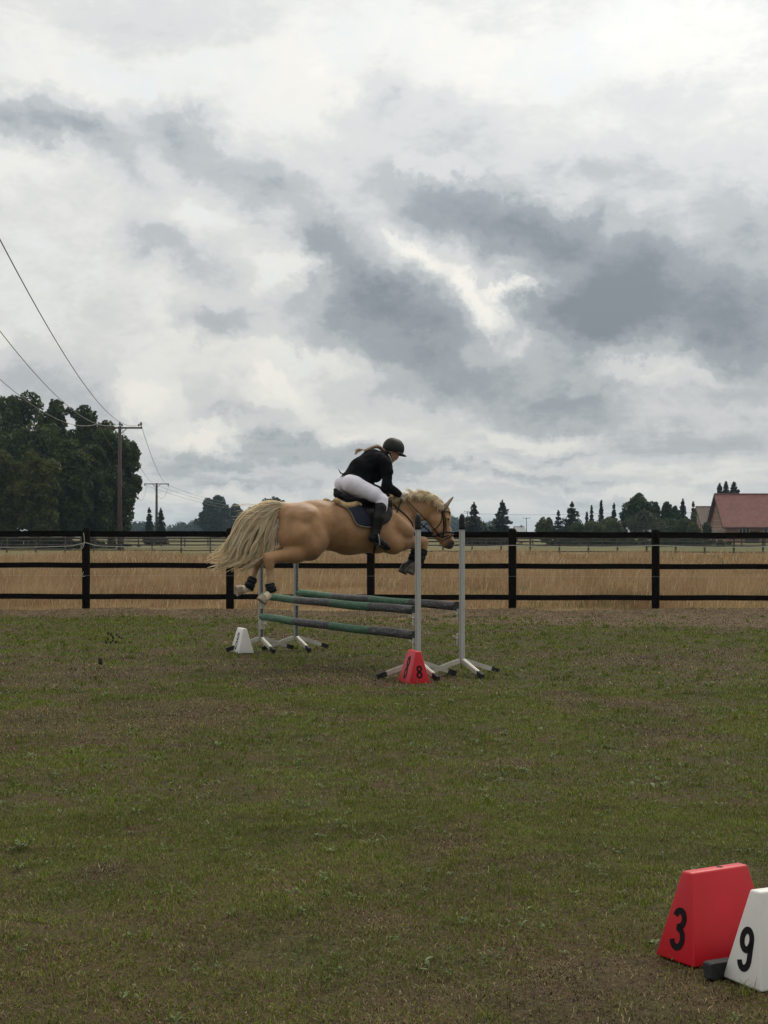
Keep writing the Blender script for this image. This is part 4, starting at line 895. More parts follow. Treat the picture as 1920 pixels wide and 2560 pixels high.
def spline(pts, n):
    pts = [np.array(p, float) for p in pts]; out_ = []; N = len(pts)
    for i in range(N-1):
        p0, p1, p2, p3 = pts[max(i-1, 0)], pts[i], pts[i+1], pts[min(i+2, N-1)]
        for s_ in range(n):
            t = s_/n; out_.append(.5*((2*p1)+(-p0+p2)*t+(2*p0-5*p1+4*p2-p3)*t*t+(-p0+3*p1-3*p2+p3)*t**3))
    out_.append(pts[-1]); return out_
def patch(name, poly, mat, parent, org, off=.006, thick=.012, both=False, rings=7, fall=.1):
    """a cloth or leather panel lying on the horse's right side, outline in pixels; both=True mirrors it too"""
    N = len(poly); q = spline([(*p,) for p in poly+[poly[0]]], 5)[:-1]; q = np.array(q); c = q.mean(0); sides = [1, -1] if both else [1]
    res_ = []
    for sd in sides:
        V = []; n = len(q)
        for lay_ in (0, 1):
            for j in range(1, rings+1):
                for p in q:
                    w = c+(p-c)*j/rings; d_ = DP(w[0], w[1], off+(thick if lay_ else 0), fall); V.append(d_)
            V.append(DP(c[0], c[1], off+(thick if lay_ else 0), fall))
        V = np.array(V); b1 = n*rings+1; F = []
        for lay_ in (0, 1):
            o_ = lay_*b1; ctr = o_+n*rings
            for k in range(n):
                f = (ctr, o_+k, o_+(k+1) % n); F.append(f if lay_ else f[::-1])
                for j in range(rings-1):
                    f = (o_+j*n+k, o_+(j+1)*n+k, o_+(j+1)*n+(k+1) % n, o_+j*n+(k+1) % n); F.append(f if lay_ else f[::-1])
        o_ = (rings-1)*n
        F += [(o_+k, o_+(k+1) % n, b1+o_+(k+1) % n, b1+o_+k) for k in range(n)]
        if sd < 0: V[:, 1] *= -1; F = [f[::-1] for f in F]
        res_.append(mk(name, V-np.array(org), F, mat, parent, True))
    return res_
def strap(name, pts, mat, parent, org, w=.011, off=.010, n=4, both=False, flat=.5, fall=.05, seg=6):
    """leather strap through pixel points on the horse's right side; a third number fixes the sideways place"""
    Q = [P(p[0], p[1], p[2]) if len(p) == 3 else None for p in pts]; q2 = spline([p[:2] for p in pts], seg) if True else 0
    V = []
    allfix = all(len(p) == 3 for p in pts)
    if allfix: V = spline(Q, seg)
    else:
        for c2 in q2: V.append(DP(c2[0], c2[1], off, fall))
    V = [np.array(v)-np.array(org) for v in V]; r_ = []
    for sd in ([1, -1] if both else [1]):
        b = MB(); b.tube([Vector((v[0], v[1]*sd, v[2])) for v in V], w, 8, flat=flat); r_.append(b.build(name, mat, parent, smooth=True))
    return r_
# ---------------------------------------------------------------- tail and mane
rng = np.random.default_rng(3)
paths = [[(716,1262),(664,1259),(608,1292),(572,1345),(556,1381),(512,1390)],
         [(715,1262),(668,1268),(622,1305),(590,1355),(566,1396),(526,1412)],
         [(714,1264),(676,1276),(645,1320),(618,1368),(590,1402),(545,1424)],
         [(713,1266),(684,1284),(662,1330),(642,1376),(618,1405),(580,1430)],
         [(713,1270),(693,1296),(680,1340),(668,1380),(645,1408),(606,1430)],
         [(713,1276),(702,1310),(697,1345),(695,1368),(688,1378),(660,1396)]]
paths = np.array(paths, float)
def hair_mesh(name, strands, mat, parent, org, r0=.0042, n=4):
    VV = []; FF = []; off = 0
    for pts, rr in strands:
        pts = np.array(pts); N = len(pts); tg = np.gradient(pts, axis=0); tg /= np.linalg.norm(tg, axis=1)[:, None]+1e-9
        u = np.cross(tg, [0.1, 1, 0.05]); u /= np.linalg.norm(u, axis=1)[:, None]+1e-9; w = np.cross(tg, u)
        f = np.linspace(0, 1, N); rad = rr*(np.minimum(1, .5+f*3))*(1-f**2.5*.85)
        ring = [pts+(u*math.cos(6.2832*k/n)+w*math.sin(6.2832*k/n)*1.3)*rad[:, None] for k in range(n)]
        V = np.stack(ring, 1).reshape(-1, 3); b = np.arange(N-1)[:, None]*n
        F = np.concatenate([np.stack([b[:, 0]+k, b[:, 0]+(k+1) % n, b[:, 0]+n+(k+1) % n, b[:, 0]+n+k], 1) for k in range(n)])
        VV.append(V); FF.append(F+off); off += len(V)
    return mk_np(name, np.concatenate(VV)-np.array(org), np.concatenate(FF), mat, parent, smooth=True)
st = []
nlock = 62
for lk in range(nlock):
    w = (lk+.5)/nlock*5 if lk < 52 else rng.uniform(0, 4.6); k = min(int(w), 4); pa = paths[k]*(1-(w-k))+paths[k+1]*(w-k)
    tl = rng.uniform(-.07, .07); lenf = rng.uniform(.72, 1.04); jit = rng.normal(0, 1, (6, 2))*np.array([0, 3, 6, 8, 10, 12])[:, None]*.62
    for h_ in range(13):
        hj = rng.normal(0, 1, (6, 2))*np.array([1, 1.8, 1.8, 1.8, 2.0, 2.6])[:, None]*rng.choice([.8, 1.2, 2.0]); q = pa+jit+hj
        tt = np.array([0, .35, .75, 1.0, 1.2, 1.4])*tl+rng.normal(0, .008, 6)
        wv_ = 2.4*np.sin(np.arange(6)*1.9+lk*1.3)*np.array([0, .4, 1, 1.2, 1.5, 1.8]); q = q+np.stack([wv_, -wv_*.5], 1); p3 = [P(a, b, t_) for (a, b), t_ in zip(q, tt)]; p3[0] = P(*(q[0]), np.clip(tl*.4, -.03, .03)); c3 = np.array(spline(p3, 5)); e_ = int(len(c3)*min(1, lenf*rng.uniform(.9, 1.05))); st.append((c3[:max(8, e_)], rng.uniform(.0040, .0085)))
for _ in range(10):    # loose hairs flying off the top
    y0 = rng.uniform(1262, 1300); st.append((spline([P(700, 1262), P(660, y0-2, .05), P(620+rng.uniform(-10, 10), y0-rng.uniform(0, 8), .1), P(575+rng.uniform(-8, 20), y0+rng.uniform(-6, 10), .12)], 5), .0022))
hair_mesh('tail', st, M['hair'], horse, HORG)
# dock of the tail
b = SDF(.02); b.cone(P(728,1270), P(708,1264), 13*K, 9*K).cone(P(708,1264), P(690,1272), 8*K, 5*K); sdf_obj('tail_dock', b, .008, M['hair'], horse, HORG)
st = []
crest = [(988,1249),(1003,1246),(1020,1244),(1040,1242),(1060,1241),(1078,1244),(1093,1252),(1106,1264),(1112,1272)]
cp = spline(crest, 8)
for lk in range(88):
    f = rng.random(); f = f**.9; c0 = cp[int(f*(len(cp)-1))]; side = rng.choice([-1, 1]); L = rng.uniform(14, 30)*(1.0 if f < .75 else .75)*(1.15-.3*f)
    up = rng.uniform(.25, 1.0); dirx = -rng.uniform(.25, 1.0); tl = rng.uniform(-.03, .06)
    fall_ = rng.random() < .45
    for h_ in range(11):
        a = np.array(c0)+rng.normal(0, 2.6, 2); 
        if fall_: q = [a+(0, 4), a+(dirx*L*.25, -L*.22*up), a+(dirx*L*.7, -L*.12), a+(dirx*L*1.0, L*rng.uniform(.15, .5))]; tt = [.005, .035, .075+tl*.4, .09+tl*.5]
        else: q = [a+(0, 4), a+(dirx*L*.2+2, -L*.35*up), a+(dirx*L*.55, -L*.62*up), a+(dirx*L*1.05+rng.normal(0, 2), -L*rng.uniform(.6, 1.0)*up)]; tt = [0, .01, tl*.8, tl*1.3]
        p3 = [P(x_[0]+rng.normal(0, 1), x_[1]+rng.normal(0, 1), t_+rng.normal(0, .004)) for x_, t_ in zip(q, tt)]; st.append((spline(p3, 4), rng.uniform(.0020, .0042)))
for _ in range(50):   # forelock
    a = np.array((1110, 1270))+rng.normal(0, 2, 2); p3 = [P(a[0], a[1], rng.uniform(-.02, .02)), P(a[0]+7, a[1]-1, .02), P(a[0]+13, a[1]+8, .05+rng.uniform(-.05, .02)), P(a[0]+14+rng.normal(0, 2), a[1]+rng.uniform(16, 26), .03+rng.uniform(-.05, .03))]; st.append((spline(p3, 4), .003))
hair_mesh('mane', st, M['hair'], horse, HORG)
# ---------------------------------------------------------------- leg boots
M['leather'] = material('black_leather', (0.005, 0.005, 0.006), (0.009, 0.009, 0.010), 12, .5, spec=.2)
M['brownleather'] = material('dark_brown_leather', (0.008, 0.006, 0.005), (0.016, 0.012, 0.010), 12, .5, spec=.25)
M['bootfab'] = material('black_neoprene', (0.006, 0.008, 0.0075), (0.012, 0.015, 0.014), 30, .8, spec=.12)
def legboot(a, b, ra, rb, mat, strap_=True, k2=None):
    a = Vector(a); b = Vector(b); bt = MB(); n = 7
    bt.tube([a+(b-a)*f for f in np.linspace(0, 1, n)], [ra+(rb-ra)*f+.004*math.sin(f*9) for f in np.linspace(0, 1, n)], 16); o = bt.build('leg_boot', mat, horse, smooth=True)
    for f in (.25, .6):
        c = a+(b-a)*f; dv = (b-a).normalized(); s_ = MB(); r_ = ra+(rb-ra)*f+.006; s_.tube([c-dv*.012, c+dv*.012], r_, 16); s_.build('boot_strap', M['rubber'], o)
legboot(P(673.5,1458,.17)-[0, 0, 0], P(680,1480,.17), 10.5*K, 12*K, M['bootfab'])
legboot(P(633,1444,-.17), P(620,1473,-.17), 10.5*K, 12.5*K, M['bootfab'])
legboot(P(1059,1374,.13), P(1048,1406,.13), 11*K, 10.5*K, M['bootfab'])
legboot(P(1040,1374,-.14), P(1029,1402,-.14), 10.5*K, 10.5*K, M['bootfab'])
# ================================================================ TACK
M['navy'] = material('navy_saddle_cloth', (0.005, 0.008, 0.024), (0.010, 0.014, 0.036), 16, .9, bump=.4, bscale=60)
M['piping'] = material('grey_green_binding', (0.20, 0.19, 0.15), (0.15, 0.145, 0.12), 30, .8)
M['fleece'] = material('tan_fleece', (0.52, 0.38, 0.20), (0.40, 0.28, 0.14), 25, .95, bump=.8, bscale=70)
M['metal'] = material('stirrup_steel', (0.20, 0.20, 0.20), rough=.4, metal=.8)
po = P(900, 1285, .1)*[1, 0, 1]
pad = root('saddle_pad', po, label='navy saddle cloth with grey binding under the black saddle', cat='saddle cloth')
PADP = [(846,1261),(866,1270),(879,1284),(887,1301),(898,1314),(925,1317),(948,1316),(962,1302),(970,1280),(968,1262),(930,1250),(890,1246),(856,1249)]
patch('cloth', PADP, M['navy'], pad, po, .008, .012, True)
strap('binding', [(846,1262),(862,1268),(874,1277),(882,1291),(888,1304),(897,1313),(913,1317),(932,1318),(950,1317)], M['piping'], pad, po, w=.0095, off=.022, both=True)
strap('girth', [(948,1300),(944,1330),(938,1360),(934,1380)], M['leather'], pad, po, w=.034, off=.006, both=True, flat=.3)
so = P(905, 1245, 0)
sad = root('saddle', so, label='black jumping saddle with high cantle and tan fleece half pad', cat='saddle')
def S(px, py, t=0): return P(px, py, t)
s_ = SDF(.02)
s_.cone(S(844,1236), S(858,1247), 9*K, 9*K, 1.5); s_.cone(S(838,1224), S(844,1236), 4*K, 8*K, 1.6)
s_.cone(S(858,1246), S(890,1257), 9*K, 9*K, 1.5); s_.cone(S(890,1257), S(925,1256), 9*K, 9*K, 1.5); s_.cone(S(925,1256), S(950,1244), 9*K, 7*K, 1.3); s_.cone(S(950,1244), S(962,1240), 7*K, 6*K, 1.3)
sdf_obj('seat', s_, .009, M['leather'], sad, so)
FLAP = [(932,1262),(948,1246),(966,1243),(976,1254),(981,1270),(981,1284),(976,1298),(966,1308),(954,1313),(938,1310),(928,1300),(924,1282)]
patch('flap', FLAP, M['leather'], sad, so, .024, .010, True)
patch('seat_skirt', [(846,1238),(862,1246),(885,1254),(905,1262),(915,1275),(925,1292),(934,1296),(940,1280),(942,1258),(930,1248),(895,1244),(862,1236)], M['leather'], sad, so, .026, .012, False, fall=.12)
for sd in (1, -1):
    pts = []
    for p in [(834,1252),(838,1251),(845,1254),(856,1260),(868,1264),(883,1262),(895,1258),(903,1263)]:
        v = DP(*p, .032, .10); v[1] *= sd; pts.append(v)
    b = MB(); pts = spline(pts, 5); n = len(pts); b.tube([v-so for v in pts], [(.012+.021*min(1, i/6, (n-1-i)/7)) for i in range(n)], 12); b.build('half_pad_roll', M['fleece'], sad, smooth=True)
for sd in (1, -1):
    def SS(px, py, t): v = P(px, py, t); v[1] *= sd; return v-so
    b = MB(); b.tube([SS(936,1262,.26), SS(938,1290,.33), SS(940,1318,.36), SS(942,1340,.36)], .013, 8, flat=.3); b.build('stirrup_leather', M['leather'], sad, smooth=True)
    b = MB(); c_ = SS(943,1352,.36); loop = [(0, -.055, -.05), (0, -.055, 0), (0, -.035, .06), (0, 0, .09), (0, .035, .06), (0, .055, 0), (0, .055, -.05), (0, 0, -.056), (0, -.055, -.05)]
    b.tube([Vector(c_)+Vector(q_) for q_ in loop], .007, 6, cap=False); b.build('stirrup_iron', M['metal'], sad, smooth=True)
# bridle
bo = P(1108, 1300, 0)
br = root('bridle', bo, label='dark leather bridle with grackle noseband and reins on the palomino horse', cat='bridle')
L_ = M['brownleather']
strap('headpiece', [(1103,1262),(1104,1272),(1106,1284)], L_, br, bo, w=.017, off=.006, both=True, fall=.05)
strap('browband', [(1106,1283),(1113,1279),(1121,1279),(1126,1283)], L_, br, bo, w=.010, off=.006, both=True, fall=.03)
strap('cheekpiece', [(1107,1284),(1109,1300),(1110,1316),(1109,1330),(1107,1340)], L_, br, bo, w=.014, off=.006, both=True)
strap('cheekpiece', [(1111,1284),(1114,1300),(1115,1316),(1116,1328)], L_, br, bo, w=.007, off=.007, both=True)
strap('throatlash', [(1105,1284),(1104,1300),(1098,1312),(1090,1321),(1084,1326)], L_, br, bo, w=.006, off=.005, both=True)
strap('noseband', [(1132,1331),(1122,1330),(1112,1331),(1103,1334),(1094,1338),(1090,1340)], L_, br, bo, w=.019, off=.005, both=True, fall=.02)
strap('noseband', [(1134,1336),(1124,1343),(1114,1348),(1104,1351)], L_, br, bo, w=.013, off=.006, both=True, fall=.02)
strap('noseband', [(1093,1336),(1100,1342),(1110,1342),(1122,1338)], L_, br, bo, w=.013, off=.010, both=True, fall=.03)
for sd in (1, -1):
    c_ = DP(1106, 1343, .014, .05)-bo; c_[1] = (c_[1]+bo[1])*sd-bo[1]; b = MB()
    b.tube([Vector(c_)+Vector((math.cos(a)*.030, 0, math.sin(a)*.030)) for a in np.linspace(0, 6.2832, 15)], .0045, 6, cap=False); b.build('bit_ring', M['metal'], br, smooth=True)
    r1 = [P(1012,1244,.07), P(1036,1270,.115), P(1062,1297,.11), P(1085,1322,.085), P(1103,1342,.06)]
    b = MB(); b.tube([Vector((v[0], v[1]*sd, v[2]))-Vector(bo) for v in spline(r1, 6)], .0125, 6, flat=.5); b.build('rein', L_, br, smooth=True)
b = MB(); b.tube([Vector(P(*q))-Vector(bo) for q in ((1006,1243,.07), (1000,1256,.10), (996,1270,.145), (988,1300,.19), (979,1322,.21), (975,1324,.205), (982,1306,.20), (992,1280,.17), (1002,1258,.10), (1010,1245,-.02))], .006, 6, flat=.5); b.build('rein_loop', L_, br, smooth=True)
# breastplate with running martingale
mo = P(1010, 1290, 0); mt = root('martingale', mo, label='thin dark breastplate and martingale straps across the horse shoulder', cat='martingale')
strap('shoulder_strap', [(960,1240),(975,1254),(993,1270),(1010,1284),(1022,1297),(1030,1308),(1033,1318)], L_, mt, mo, w=.013, off=.006, both=True)
strap('side_strap', [(979,1272),(990,1272),(997,1270)], L_, mt, mo, w=.007, off=.007, both=True)
b = MB(); b.tube([Vector(P(*q))-Vector(mo) for q in ((1030,1312,.06), (1035,1322,.03), (1046,1326,.02), (1058,1318,.04), (1066,1308,.06), (1073,1312,.07))], .007, 6); b.build('martingale_fork', L_, mt, smooth=True)
c_ = DP(997, 1270, .012)-mo; b = MB(); b.tube([Vector(c_)+Vector((math.cos(a)*.018, 0, math.sin(a)*.018)) for a in np.linspace(0, 6.2832, 13)], .004, 6, cap=False); b.build('ring', M['metal'], mt, smooth=True)
# ================================================================ RIDER
ro = P(880, 1215, 0)
rider = root('person', ro, label='rider in black jacket, white breeches and black helmet leaning forward over the palomino', cat='person')
M['jacket'] = material('black_jacket', (0.0045, 0.0048, 0.0065), (0.008, 0.0085, 0.011), 9, .9, bump=.45, bscale=22, spec=.12)
M['breech'] = material('white_breeches', (0.77, 0.77, 0.88), (0.71, 0.71, 0.82), 7, .8, bump=.25, bscale=18)
M['skin'] = material('skin', (0.50, 0.27, 0.19), (0.44, 0.22, 0.16), 14, .5)
M['glove'] = material('white_glove', (0.60, 0.58, 0.56), (0.35, 0.33, 0.32), 40, .8)
M['helmet'] = material('black_helmet', (0.008, 0.0095, 0.0095), (0.012, 0.014, 0.014), 30, .55, spec=.3)
M['hairb'] = material('light_brown_hair', (0.10, 0.055, 0.03), (0.20, 0.12, 0.065), 40, .55, stretch=(1, 1, 1)); M['hairt'] = material('blond_hair_end', (0.36, 0.24, 0.15), (0.50, 0.36, 0.24), 50, .6)
M['shirt'] = material('white_collar', (0.6, 0.6, 0.62), rough=.8)
def both(s, *a, k=None):
    """a limb segment on both sides"""
    (x1, y1, r1, t1, x2, y2, r2, t2) = a[:8]; ly = a[8] if len(a) > 8 else 1.0
    p, q_ = P(x1, y1, t1), P(x2, y2, t2); s.cone(p, q_, r1*K, r2*K, ly, k); s.cone(mir(p), mir(q_), r1*K, r2*K, ly, k)
def torso(s):
    s.cone(P(880,1194), P(902,1171), 20*K, 25*K, 1.15); s.cone(P(902,1171), P(930,1150), 25*K, 25*K, 1.2); s.cone(P(930,1150), P(951,1146), 23*K, 18*K, 1.3)
    s.cone(P(915,1187), P(948,1166), 15*K, 19*K, 1.15)
def pelvis(s):
    both(s, 876,1209,22,.085, 888,1214,22,.10); s.cone(P(880,1200), P(884,1212), 19*K, 20*K, 1.2)
    both(s, 888,1214,22,.11, 935,1236,17.5,.22); both(s, 935,1236,17.5,.22, 955,1250,13.5,.27); both(s, 955,1250,13.5,.27, 955,1262,12,.29)
def lowleg(s):
    both(s, 955,1254,13.5,.27, 951,1270,13.5,.30); both(s, 951,1270,13.5,.30, 946,1296,14,.325); both(s, 946,1296,14,.325, 940,1332,8.8,.335)
def arms(s):
    both(s, 950,1150,16,.13, 962,1160,14,.175); both(s, 962,1160,14,.175, 968,1180,12,.20); both(s, 968,1180,12,.20, 966,1214,10,.215); both(s, 966,1214,10,.215, 1000,1237,6.8,.085)
# the body under the clothes, one surface with head, hands and feet
HEADT = .0
hd = SDF(.018); torso(hd); pelvis(hd); lowleg(hd); arms(hd)
both(hd, 940,1335,8,.335, 930,1346,7,.335); both(hd, 935,1344,7.5,.335, 962,1364,5.5,.35)
hd.cone(P(950,1146), P(972,1136), 10*K, 9.5*K); 
hd.cone(P(978,1122), P(985,1124), 19*K, 19*K, .82); hd.cone(P(985,1130), P(988,1140), 15*K, 11*K, .82); hd.cone(P(984,1146), P(984,1151), 6.5*K, 4.2*K, 1.2, .012)
hd.cone(P(990,1136), P(996,1146.5), 3.0*K, 2.3*K, .9, .008); hd.cone(P(990,1149), P(991,1151), 3.2*K, 2.6*K, 1.4, .008); hd.cone(P(978,1142), P(983,1150), 8*K, 6*K, 1.1, .012)
for sg in (1, -1): hd.cone(P(990,1138,.03*sg), P(988,1142,.04*sg), 4*K, 4.5*K, 1, .012); hd.cone(P(973,1134,.068*sg), P(974,1140,.066*sg), 3.4*K, 2.4*K, .5, .006)
BODY_SUB = hd; BODY_SUB.cut = []
sdf_obj('body', hd, .0075, M['skin'], rider, ro, infl=-.006)
for sg in (1, -1):
    b = SDF(.01); b.cone(P(992,1137.5,.030*sg), P(992.4,1137.8,.030*sg), 1.9*K, 1.9*K); sdf_obj('eye', b, .003, M['eye'], rider, ro)
# breeches
s_ = SDF(.02); pelvis(s_); both(s_, 955,1262,12,.29, 956,1272,11,.295)
s_.plane(P(866,1186), P(866,1186)-P(880,1215)+P(0, 0)*0)
s_.cut = [(P(868,1184), np.array([-.35, 0, 1.0])/np.linalg.norm([-.35, 0, 1.0]))]
sdf_obj('breeches', s_, .008, M['breech'], rider, ro, infl=.004, wr=(.003, 16.0, .8))
# jacket: torso and sleeves, cut at the hem
s_ = SDF(.02); torso(s_); arms(s_); s_.cone(P(870,1196), P(905,1200), 13*K, 12*K, 2.0); s_.cone(P(954,1145), P(966,1140), 11*K, 10*K, 1.0)
s_.cone(P(966,1142), P(975,1168), 5*K, 4*K, 1.4); s_.cone(P(905,1185), P(940,1192), 17*K, 13*K, 1.2); s_.cone(P(940,1160), P(962,1162), 20*K, 14*K, 1.2)
h0, h1 = P(860,1187), P(916,1207); dv = h1-h0; s_.cut = [(h0, np.array([dv[2], 0, -dv[0]])/np.linalg.norm(dv), P(946,1200,.2)[0]), (P(1000,1237,.08), (P(1001,1237,.08)-P(985,1229,.12))*[1, 0, 1]/np.linalg.norm((P(1001,1237,.08)-P(985,1229,.12))*[1, 0, 1]))]
sdf_obj('jacket', s_, .008, M['jacket'], rider, ro, infl=.009, wr=(.009, 13.0, 1.8))
b = MB(); 
for q_ in ([(862,1186,.02), (852,1183,.03), (846,1173,.03)], [(858,1188,-.05), (851,1192,-.06), (847,1198,-.06)]):
    b = MB(); b.tube([P(*x_)-ro for x_ in q_], [.020, .014, .004], 8, flat=.35); b.build('coat_tail', M['jacket'], rider, smooth=True)
b = MB(); b.tube([P(971,1136,.075)-ro, P(975,1142,.072)-ro, P(979,1151,.05)-ro, P(981,1157,0)-ro, P(979,1151,-.05)-ro, P(971,1136,-.075)-ro], .007, 6); b.build('shirt_collar', M['shirt'], rider, smooth=True)
b = MB(); b.tube([P(964,1160,.11)-ro, P(975,1164,.05)-ro, P(976,1171,.02)-ro], [.02, .014, .006], 6); b.build('lapel', M['jacket'], rider, smooth=True)
# riding boots
for sg in (1, -1):
    def B(px, py, t): v = P(px, py, t); v[1] *= sg; return v
    s_ = SDF(.015); s_.cone(B(953,1262,.285), B(951,1270,.30), 13*K, 13.5*K); s_.cone(B(951,1270,.30), B(946,1296,.325), 13.5*K, 14*K); s_.cone(B(946,1296,.325), B(939,1332,.335), 14*K, 9.5*K)
    s_.cone(B(939,1332,.335), B(931,1346,.335), 9.5*K, 9*K); s_.cone(B(936,1344,.335), B(962,1362,.35), 9*K, 6*K, .9); s_.cone(B(962,1362,.35), B(971,1370,.355), 6*K, 4.6*K, 1.0); s_.cone(B(957,1262,.285), B(962,1256,.28), 6*K, 4*K)
    s_.cut = [(B(958,1254,.28), np.array([-.18, 0, 1.0])/1.016)]
    bt, _ = sdf_obj('riding_boot', s_, .007, M['leather'], rider, ro, infl=.005)
    h_ = MB(); a_, c_ = Vector(B(928,1352,.335)-ro), Vector(B(966,1377,.352)-ro)
    h_.tube([a_, a_.lerp(c_, .3), a_.lerp(c_, .65)+Vector((0, 0, .01)), c_], [.030, .034, .036, .022], 10, flat=.35); h_.build('sole', M['rubber'], bt, smooth=True)
    sp = MB(); sp.tube([Vector(B(926,1336,.375)-ro), Vector(B(940,1334,.385)-ro), Vector(B(950,1342,.385)-ro)], .006, 6); sp.build('spur_strap', M['rubber'], bt, smooth=True)
# gloved hands closed round the reins: palm, four curled fingers, thumb on top
for sg in (1, -1):
    c0 = P(1005, 1240, .075); c0[1] *= sg; fw = np.array([.92, 0, -.38]); up = np.array([.38, 0, .92]); inn = np.array([0, sg, 0.0]); inn = inn*1.0
    s_ = SDF(.006); s_.cone(c0-fw*.045, c0-fw*.02, .026, .030, .75, .012); s_.cone(c0-fw*.02+up*.012, c0+fw*.028+up*.022, .026, .018, .7, .012); s_.cone(c0-fw*.02-up*.012, c0+fw*.022-up*.028, .024, .016, .7, .012)
    for i, ln in enumerate((.94, 1.05, 1.0, .8)):
        b0 = c0+fw*(.034-.002*i)+up*(.030-.0195*i); k1 = b0+(fw*.020+inn*.026)*ln; k2 = k1+(-fw*.020+inn*.016)*ln; k3 = k2+(-fw*.022-inn*.010)*ln
        s_.cone(b0, k1, .0098, .0092, 1, .003); s_.cone(k1, k2, .0092, .0085, 1, .003); s_.cone(k2, k3, .0085, .0076, 1, .003)
    t0 = c0+up*.026-fw*.012+inn*.012; t1 = t0+up*.018+fw*.022+inn*.008; t2 = t1+fw*.026+inn*.008-up*.004; s_.cone(t0, t1, .013, .011, 1, .006); s_.cone(t1, t2, .0105, .009, 1, .004)
    sdf_obj('glove', s_, .0042, M['glove'], rider, ro)
# helmet with peak and harness
s_ = SDF(.012); s_.cone(P(981,1119.5), P(987,1121), 25.5*K, 25*K, .84); e0, e1 = P(958,1124), P(1003,1137); dv = e1-e0; s_.cut = [(e0, np.array([dv[2], 0, -dv[0]])/np.linalg.norm(dv))]
hel, _ = sdf_obj('helmet', s_, .006, M['helmet'], rider, ro)
s_ = SDF(.008); s_.cone(P(992,1131), P(1009,1140), 5.5*K, 2.4*K, 2.6); e2 = e0+(e1-e0)*.5
pkn = np.array([dv[2], 0, -dv[0]])/np.linalg.norm(dv); s_.cut = [(P(1003,1141.5), pkn), (P(1003,1135.5), -pkn)]
sdf_obj('peak', s_, .005, M['helmet'], hel, ro) if False else None
pk = MB(); vs = []; F = []; nn = 15
for j in range(5):
    f = j/4
    for k in range(nn):
        a = (k/(nn-1)-.5)*math.pi*1.0; base_ = P(984, 1129.5); fw = (e1-e0)/np.linalg.norm(e1-e0); r1_ = .098+f*.062*max(0, math.cos(a))**1.2
        v = base_+fw*math.cos(a)*r1_*1.0+np.array([0, 1, 0])*math.sin(a)*.092*(1+.06*f)-np.array([0, 0, 1])*(.010*f*f+.0)
        for dz_ in (0, -.007): vs.append(v-ro+np.array([0, 0, dz_]))
for j in range(4):
    for k in range(nn-1):
        for q_ in (0, 1): a, b_, c, d__ = [(jj*nn+kk)*2+q_ for jj, kk in ((j, k), (j, k+1), (j+1, k+1), (j+1, k))]; F.append((a, b_, c, d__) if q_ else (d__, c, b_, a))
for k in range(nn-1): a, b_ = (4*nn+k)*2, (4*nn+k+1)*2; F.append((a, b_, b_+1, a+1))
mk('peak', vs, F, M['helmet'], hel, True)
for sg in (1, -1):
    b = MB(); b.tube([P(974,1127,.078*sg)-ro, P(977,1138,.074*sg)-ro, P(981,1150,.045*sg)-ro, P(982,1155.5,0)-ro], .006, 6, flat=.4); b.build('chin_strap', M['blackp'], hel, smooth=True)
# hair: bun under the helmet, braid blown back over the jacket, pale loose end
s_ = SDF(.012); s_.cone(P(966,1126), P(960,1128), 9*K, 6*K, 1.2); bp = [P(*q_) for q_ in spline([(960,1127), (950,1120), (940,1116.5), (930,1119), (921,1123), (912,1126.5)], 3)]
for i, q_ in enumerate(bp): s_.cone(q_+np.array([0, .010*(-1)**i, .004*(-1)**i]), q_+np.array([.012, -.006*(-1)**i, 0]), (5.0-.12*i)*K*.9, (4.4-.12*i)*K*.8)
sdf_obj('braid', s_, .005, M['hairb'], rider, ro)
st = []
for i in range(70):
    a = rng.normal(0, 1.0, 2); st.append((spline([P(912, 1126.5), P(905+a[0]*.5, 1124.5+a[1]*.8, .01), P(896+a[0], 1126+a[1]*2.4, rng.normal(0, .015)), P(889+a[0]*2, 1133+a[1]*3, rng.normal(0, .02))], 4), .0028))
for i in range(26):
    a = rng.normal(0, 1, 2); st.append((spline([P(958, 1124, rng.normal(0, .04)), P(950+a[0], 1116+a[1], rng.normal(0, .04)), P(938+a[0]*4, 1115+a[1]*3, rng.normal(0, .04))], 4), .0013))
hair_mesh('hair_end', st, M['hairt'], rider, ro)
